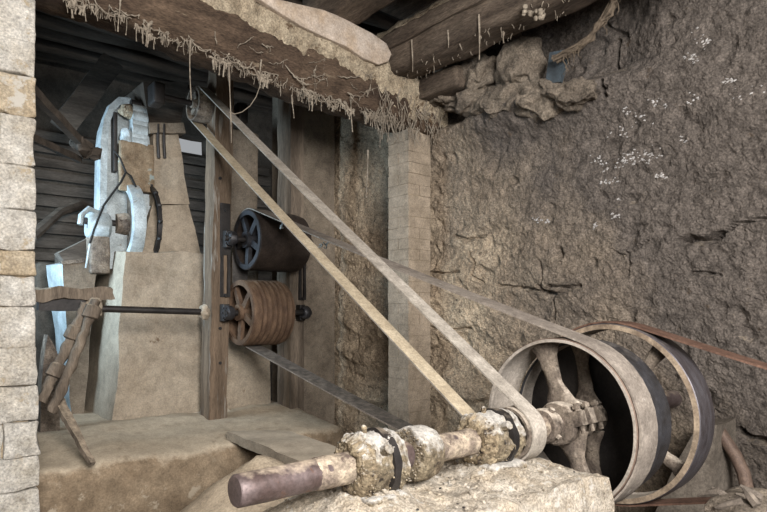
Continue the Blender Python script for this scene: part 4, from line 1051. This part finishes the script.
# stick on the right wall: pipe, concrete wedge, debris
c0 = P(676, 492, X=3.45); c1 = P(736, 488, X=3.45); c2 = P(722, 426, X=3.45)
mb = MB().hexa([(3.40, c1.y + .14, .0), (3.74, c1.y + .14, .0), (3.74, c0.y + .3, .0), (3.40, c0.y + .3, .0), (3.46, c2.y + .03, c2.z), (3.74, c2.y + .03, c2.z), (3.74, c2.y + .14, c2.z - .02), (3.46, c2.y + .14, c2.z - .02)], (6, 8, 10)).rough(.015, 5, 3, .006, 18)
build(mb, 'concrete_footing', 'concrete', label='wedge shaped grey concrete footing behind the flywheel', cat='footing')
pts = [(717, 428), (724, 438), (735, 455), (743, 472), (747, 490), (748, 510)]
build(MB().tube([P(a, b, X=3.58) for a, b in pts], .034, 14).rough(.006, 12), 'curved_pipe', 'rim_brown', label='curved grey brown pipe against the wall at right', cat='pipe')
# splintered stump at the lower right corner
st_ = thing('splintered_stump', 'splintered dusty stump at the lower right corner', 'stump', P(745, 540, X=2.75))
q = P(752, 500, X=2.75)
build(MB().blob(q + Vector((0, 0, -.12)), (.20, .19, .15), 5, .5, 4).rough(.02, 12, 3, .008, 40), 'stump', 'clod', st_)
for k in range(8):
    a = q + Vector((R(-.12, .1), R(-.10, .12), R(-.03, .03))); d = Vector((R(-.05, .05), R(.05, .14), R(-.06, .06)))
    build(MB().tube([a, a + d * .5, a + d], [.020, .016, .006], 6).rough(.006, 20, k), 'splinter', 'slat', st_)
build(MB().rbox((2.5, .45, 0), (3.0, 1.0, q.z - .2), .1, .03).rough(.02, 5), 'stump_block', 'concrete', label='dark block below the splintered stump', cat='block')

# ------------------------------------------------------------------ dusty cobwebs
def strand(mb, p, L, r, sway=.012, n=7):
    path = []; rr = []; ph = R(0, 6)
    for t in range(n + 1):
        q = t / n
        path.append(p + Vector((sway * math.sin(ph + q * 3), sway * math.cos(ph * 1.3 + q * 2.5), -L * q)))
        rr.append(r * (1.25 - .7 * q) * R(.6, 1.5))
    rr[-1] = r * R(.6, 1.6)
    mb.tube(path, rr, 5)
def loop(mb, a, b, sag, r):
    n = 10; mb.tube([a.lerp(b, t / n) + Vector((R(-.004, .004), R(-.004, .004), -sag * 4 * (t / n) * (1 - t / n))) for t in range(n + 1)], [r * R(.6, 1.5) for _ in range(n + 1)], 5)
def beam_low(x): return 3.165 + rise(x) + 0.035 * math.sin((x - 0.35) * 1.1) + 0.06 * max(0, 1.2 - x)
mb = MB()
def web(mb, a, b, sag, r, drips):
    n = 10; path = [a.lerp(b, q / n) + Vector((R(-.005, .005), R(-.004, .004), R(-.006, .006) - sag * 4 * (q / n) * (1 - q / n))) for q in range(n + 1)]
    mb.tube(path, [r * R(.6, 1.8) for _ in range(n + 1)], 5)
    for q in range(drips):
        p = path[random.randint(0, n)]; strand(mb, p, R(.008, .05) if random.random() < .8 else R(.05, .10), r * R(.7, 1.3), .004, 5)
for k in range(150):
    x = R(0.70, 3.5); w = R(.03, .16); y = R(3.655, 3.72)
    if noise.noise(Vector((x * 3.5, 1.3, .7))) < -0.15: continue
    a = Vector((x, y, beam_low(x) + R(-.015, .04))); b = Vector((x + w, y + R(-.01, .01), beam_low(x + w) + R(-.015, .04)))
    web(mb, a, b, R(0, .05), R(.0013, .0036), random.randint(1, 6))
for k in range(9):           # bigger clots
    x = (0.86, 1.25, 1.72, 2.02, 2.42, 2.62, 2.75, 2.98, 3.12)[k]; c = Vector((x, 3.66, beam_low(x)))
    for q in range(5):
        web(mb, c + Vector((R(-.08, 0), R(-.01, .02), R(-.04, .02))), c + Vector((R(0, .08), R(-.01, .02), R(-.05, .02))), R(0, .04), R(.003, .007), 5)
for k in range(26):          # threads lying over the beam face
    x = R(1.6, 3.3); z = beam_low(x) + R(.06, .30); a = Vector((x, 3.628, z))
    web(mb, a, a + Vector((R(-.22, .22), 0, R(-.10, .02))), R(0, .03), R(.0015, .004), random.randint(0, 4))
for px0, py0, py1 in ((230, 62, 143), (191, 40, 100), (367, 150, 198), (261, 60, 85), (293, 95, 118), (119, 0, 32), (352, 100, 132)):
    p = P(px0, py0, Y=3.65); e = P(px0, py1, Y=3.65); strand(mb, p, p.z - e.z, .0045, .006, 14)
mb.tube([P(a, b, Y=3.66) for a, b in ((262, 72), (260, 86), (256, 97), (250, 106), (242, 112), (235, 114), (229, 112))], .003, 5)
build(mb, 'cobweb', 'cobweb', label='dusty cobweb strands dangling under the main beam', cat='cobweb', kind='stuff', smooth=80)
mb = MB()
for k in range(170):         # shaggy mat at the beam end above the pillar
    x = R(3.02, 3.76); y = R(3.60, 3.70); z = R(3.12, 3.42)
    strand(mb, Vector((x, y, z)), R(.04, .16) * (1.5 if x < 3.45 else 1), R(.002, .005), .018)
build(mb, 'dust_mat', 'cobweb', label='shaggy mat of dust hanging over the pillar top', cat='cobweb', kind='stuff', smooth=80)
mb = MB()
for k in range(120):
    y = R(1.2, 3.7); strand(mb, Vector((R(3.13, 3.4), y, R(3.49, 3.53))), abs(random.gauss(0, .025)) + .01, R(.0015, .004), .006)
for px0, py0, py1 in ((479, 14, 60), (448, 30, 48), (412, 40, 72), (504, 32, 43)):
    p = P(px0, py0, X=3.13); e = P(px0, py1, X=3.13); strand(mb, p, p.z - e.z, .006, .004, 10)
for px0, py0 in ((528, 11), (540, 16)):
    p = P(px0, py0, X=3.12)
    for k in range(6): mb.blob(p + Vector((R(-.02, .02), R(-.03, .03), R(-.03, .03))), R(.012, .022), k + px0, .5, 1)
build(mb, 'cobweb', 'cobweb', label='dusty cobweb strands dangling from the cross beam', cat='cobweb', kind='stuff', smooth=80)
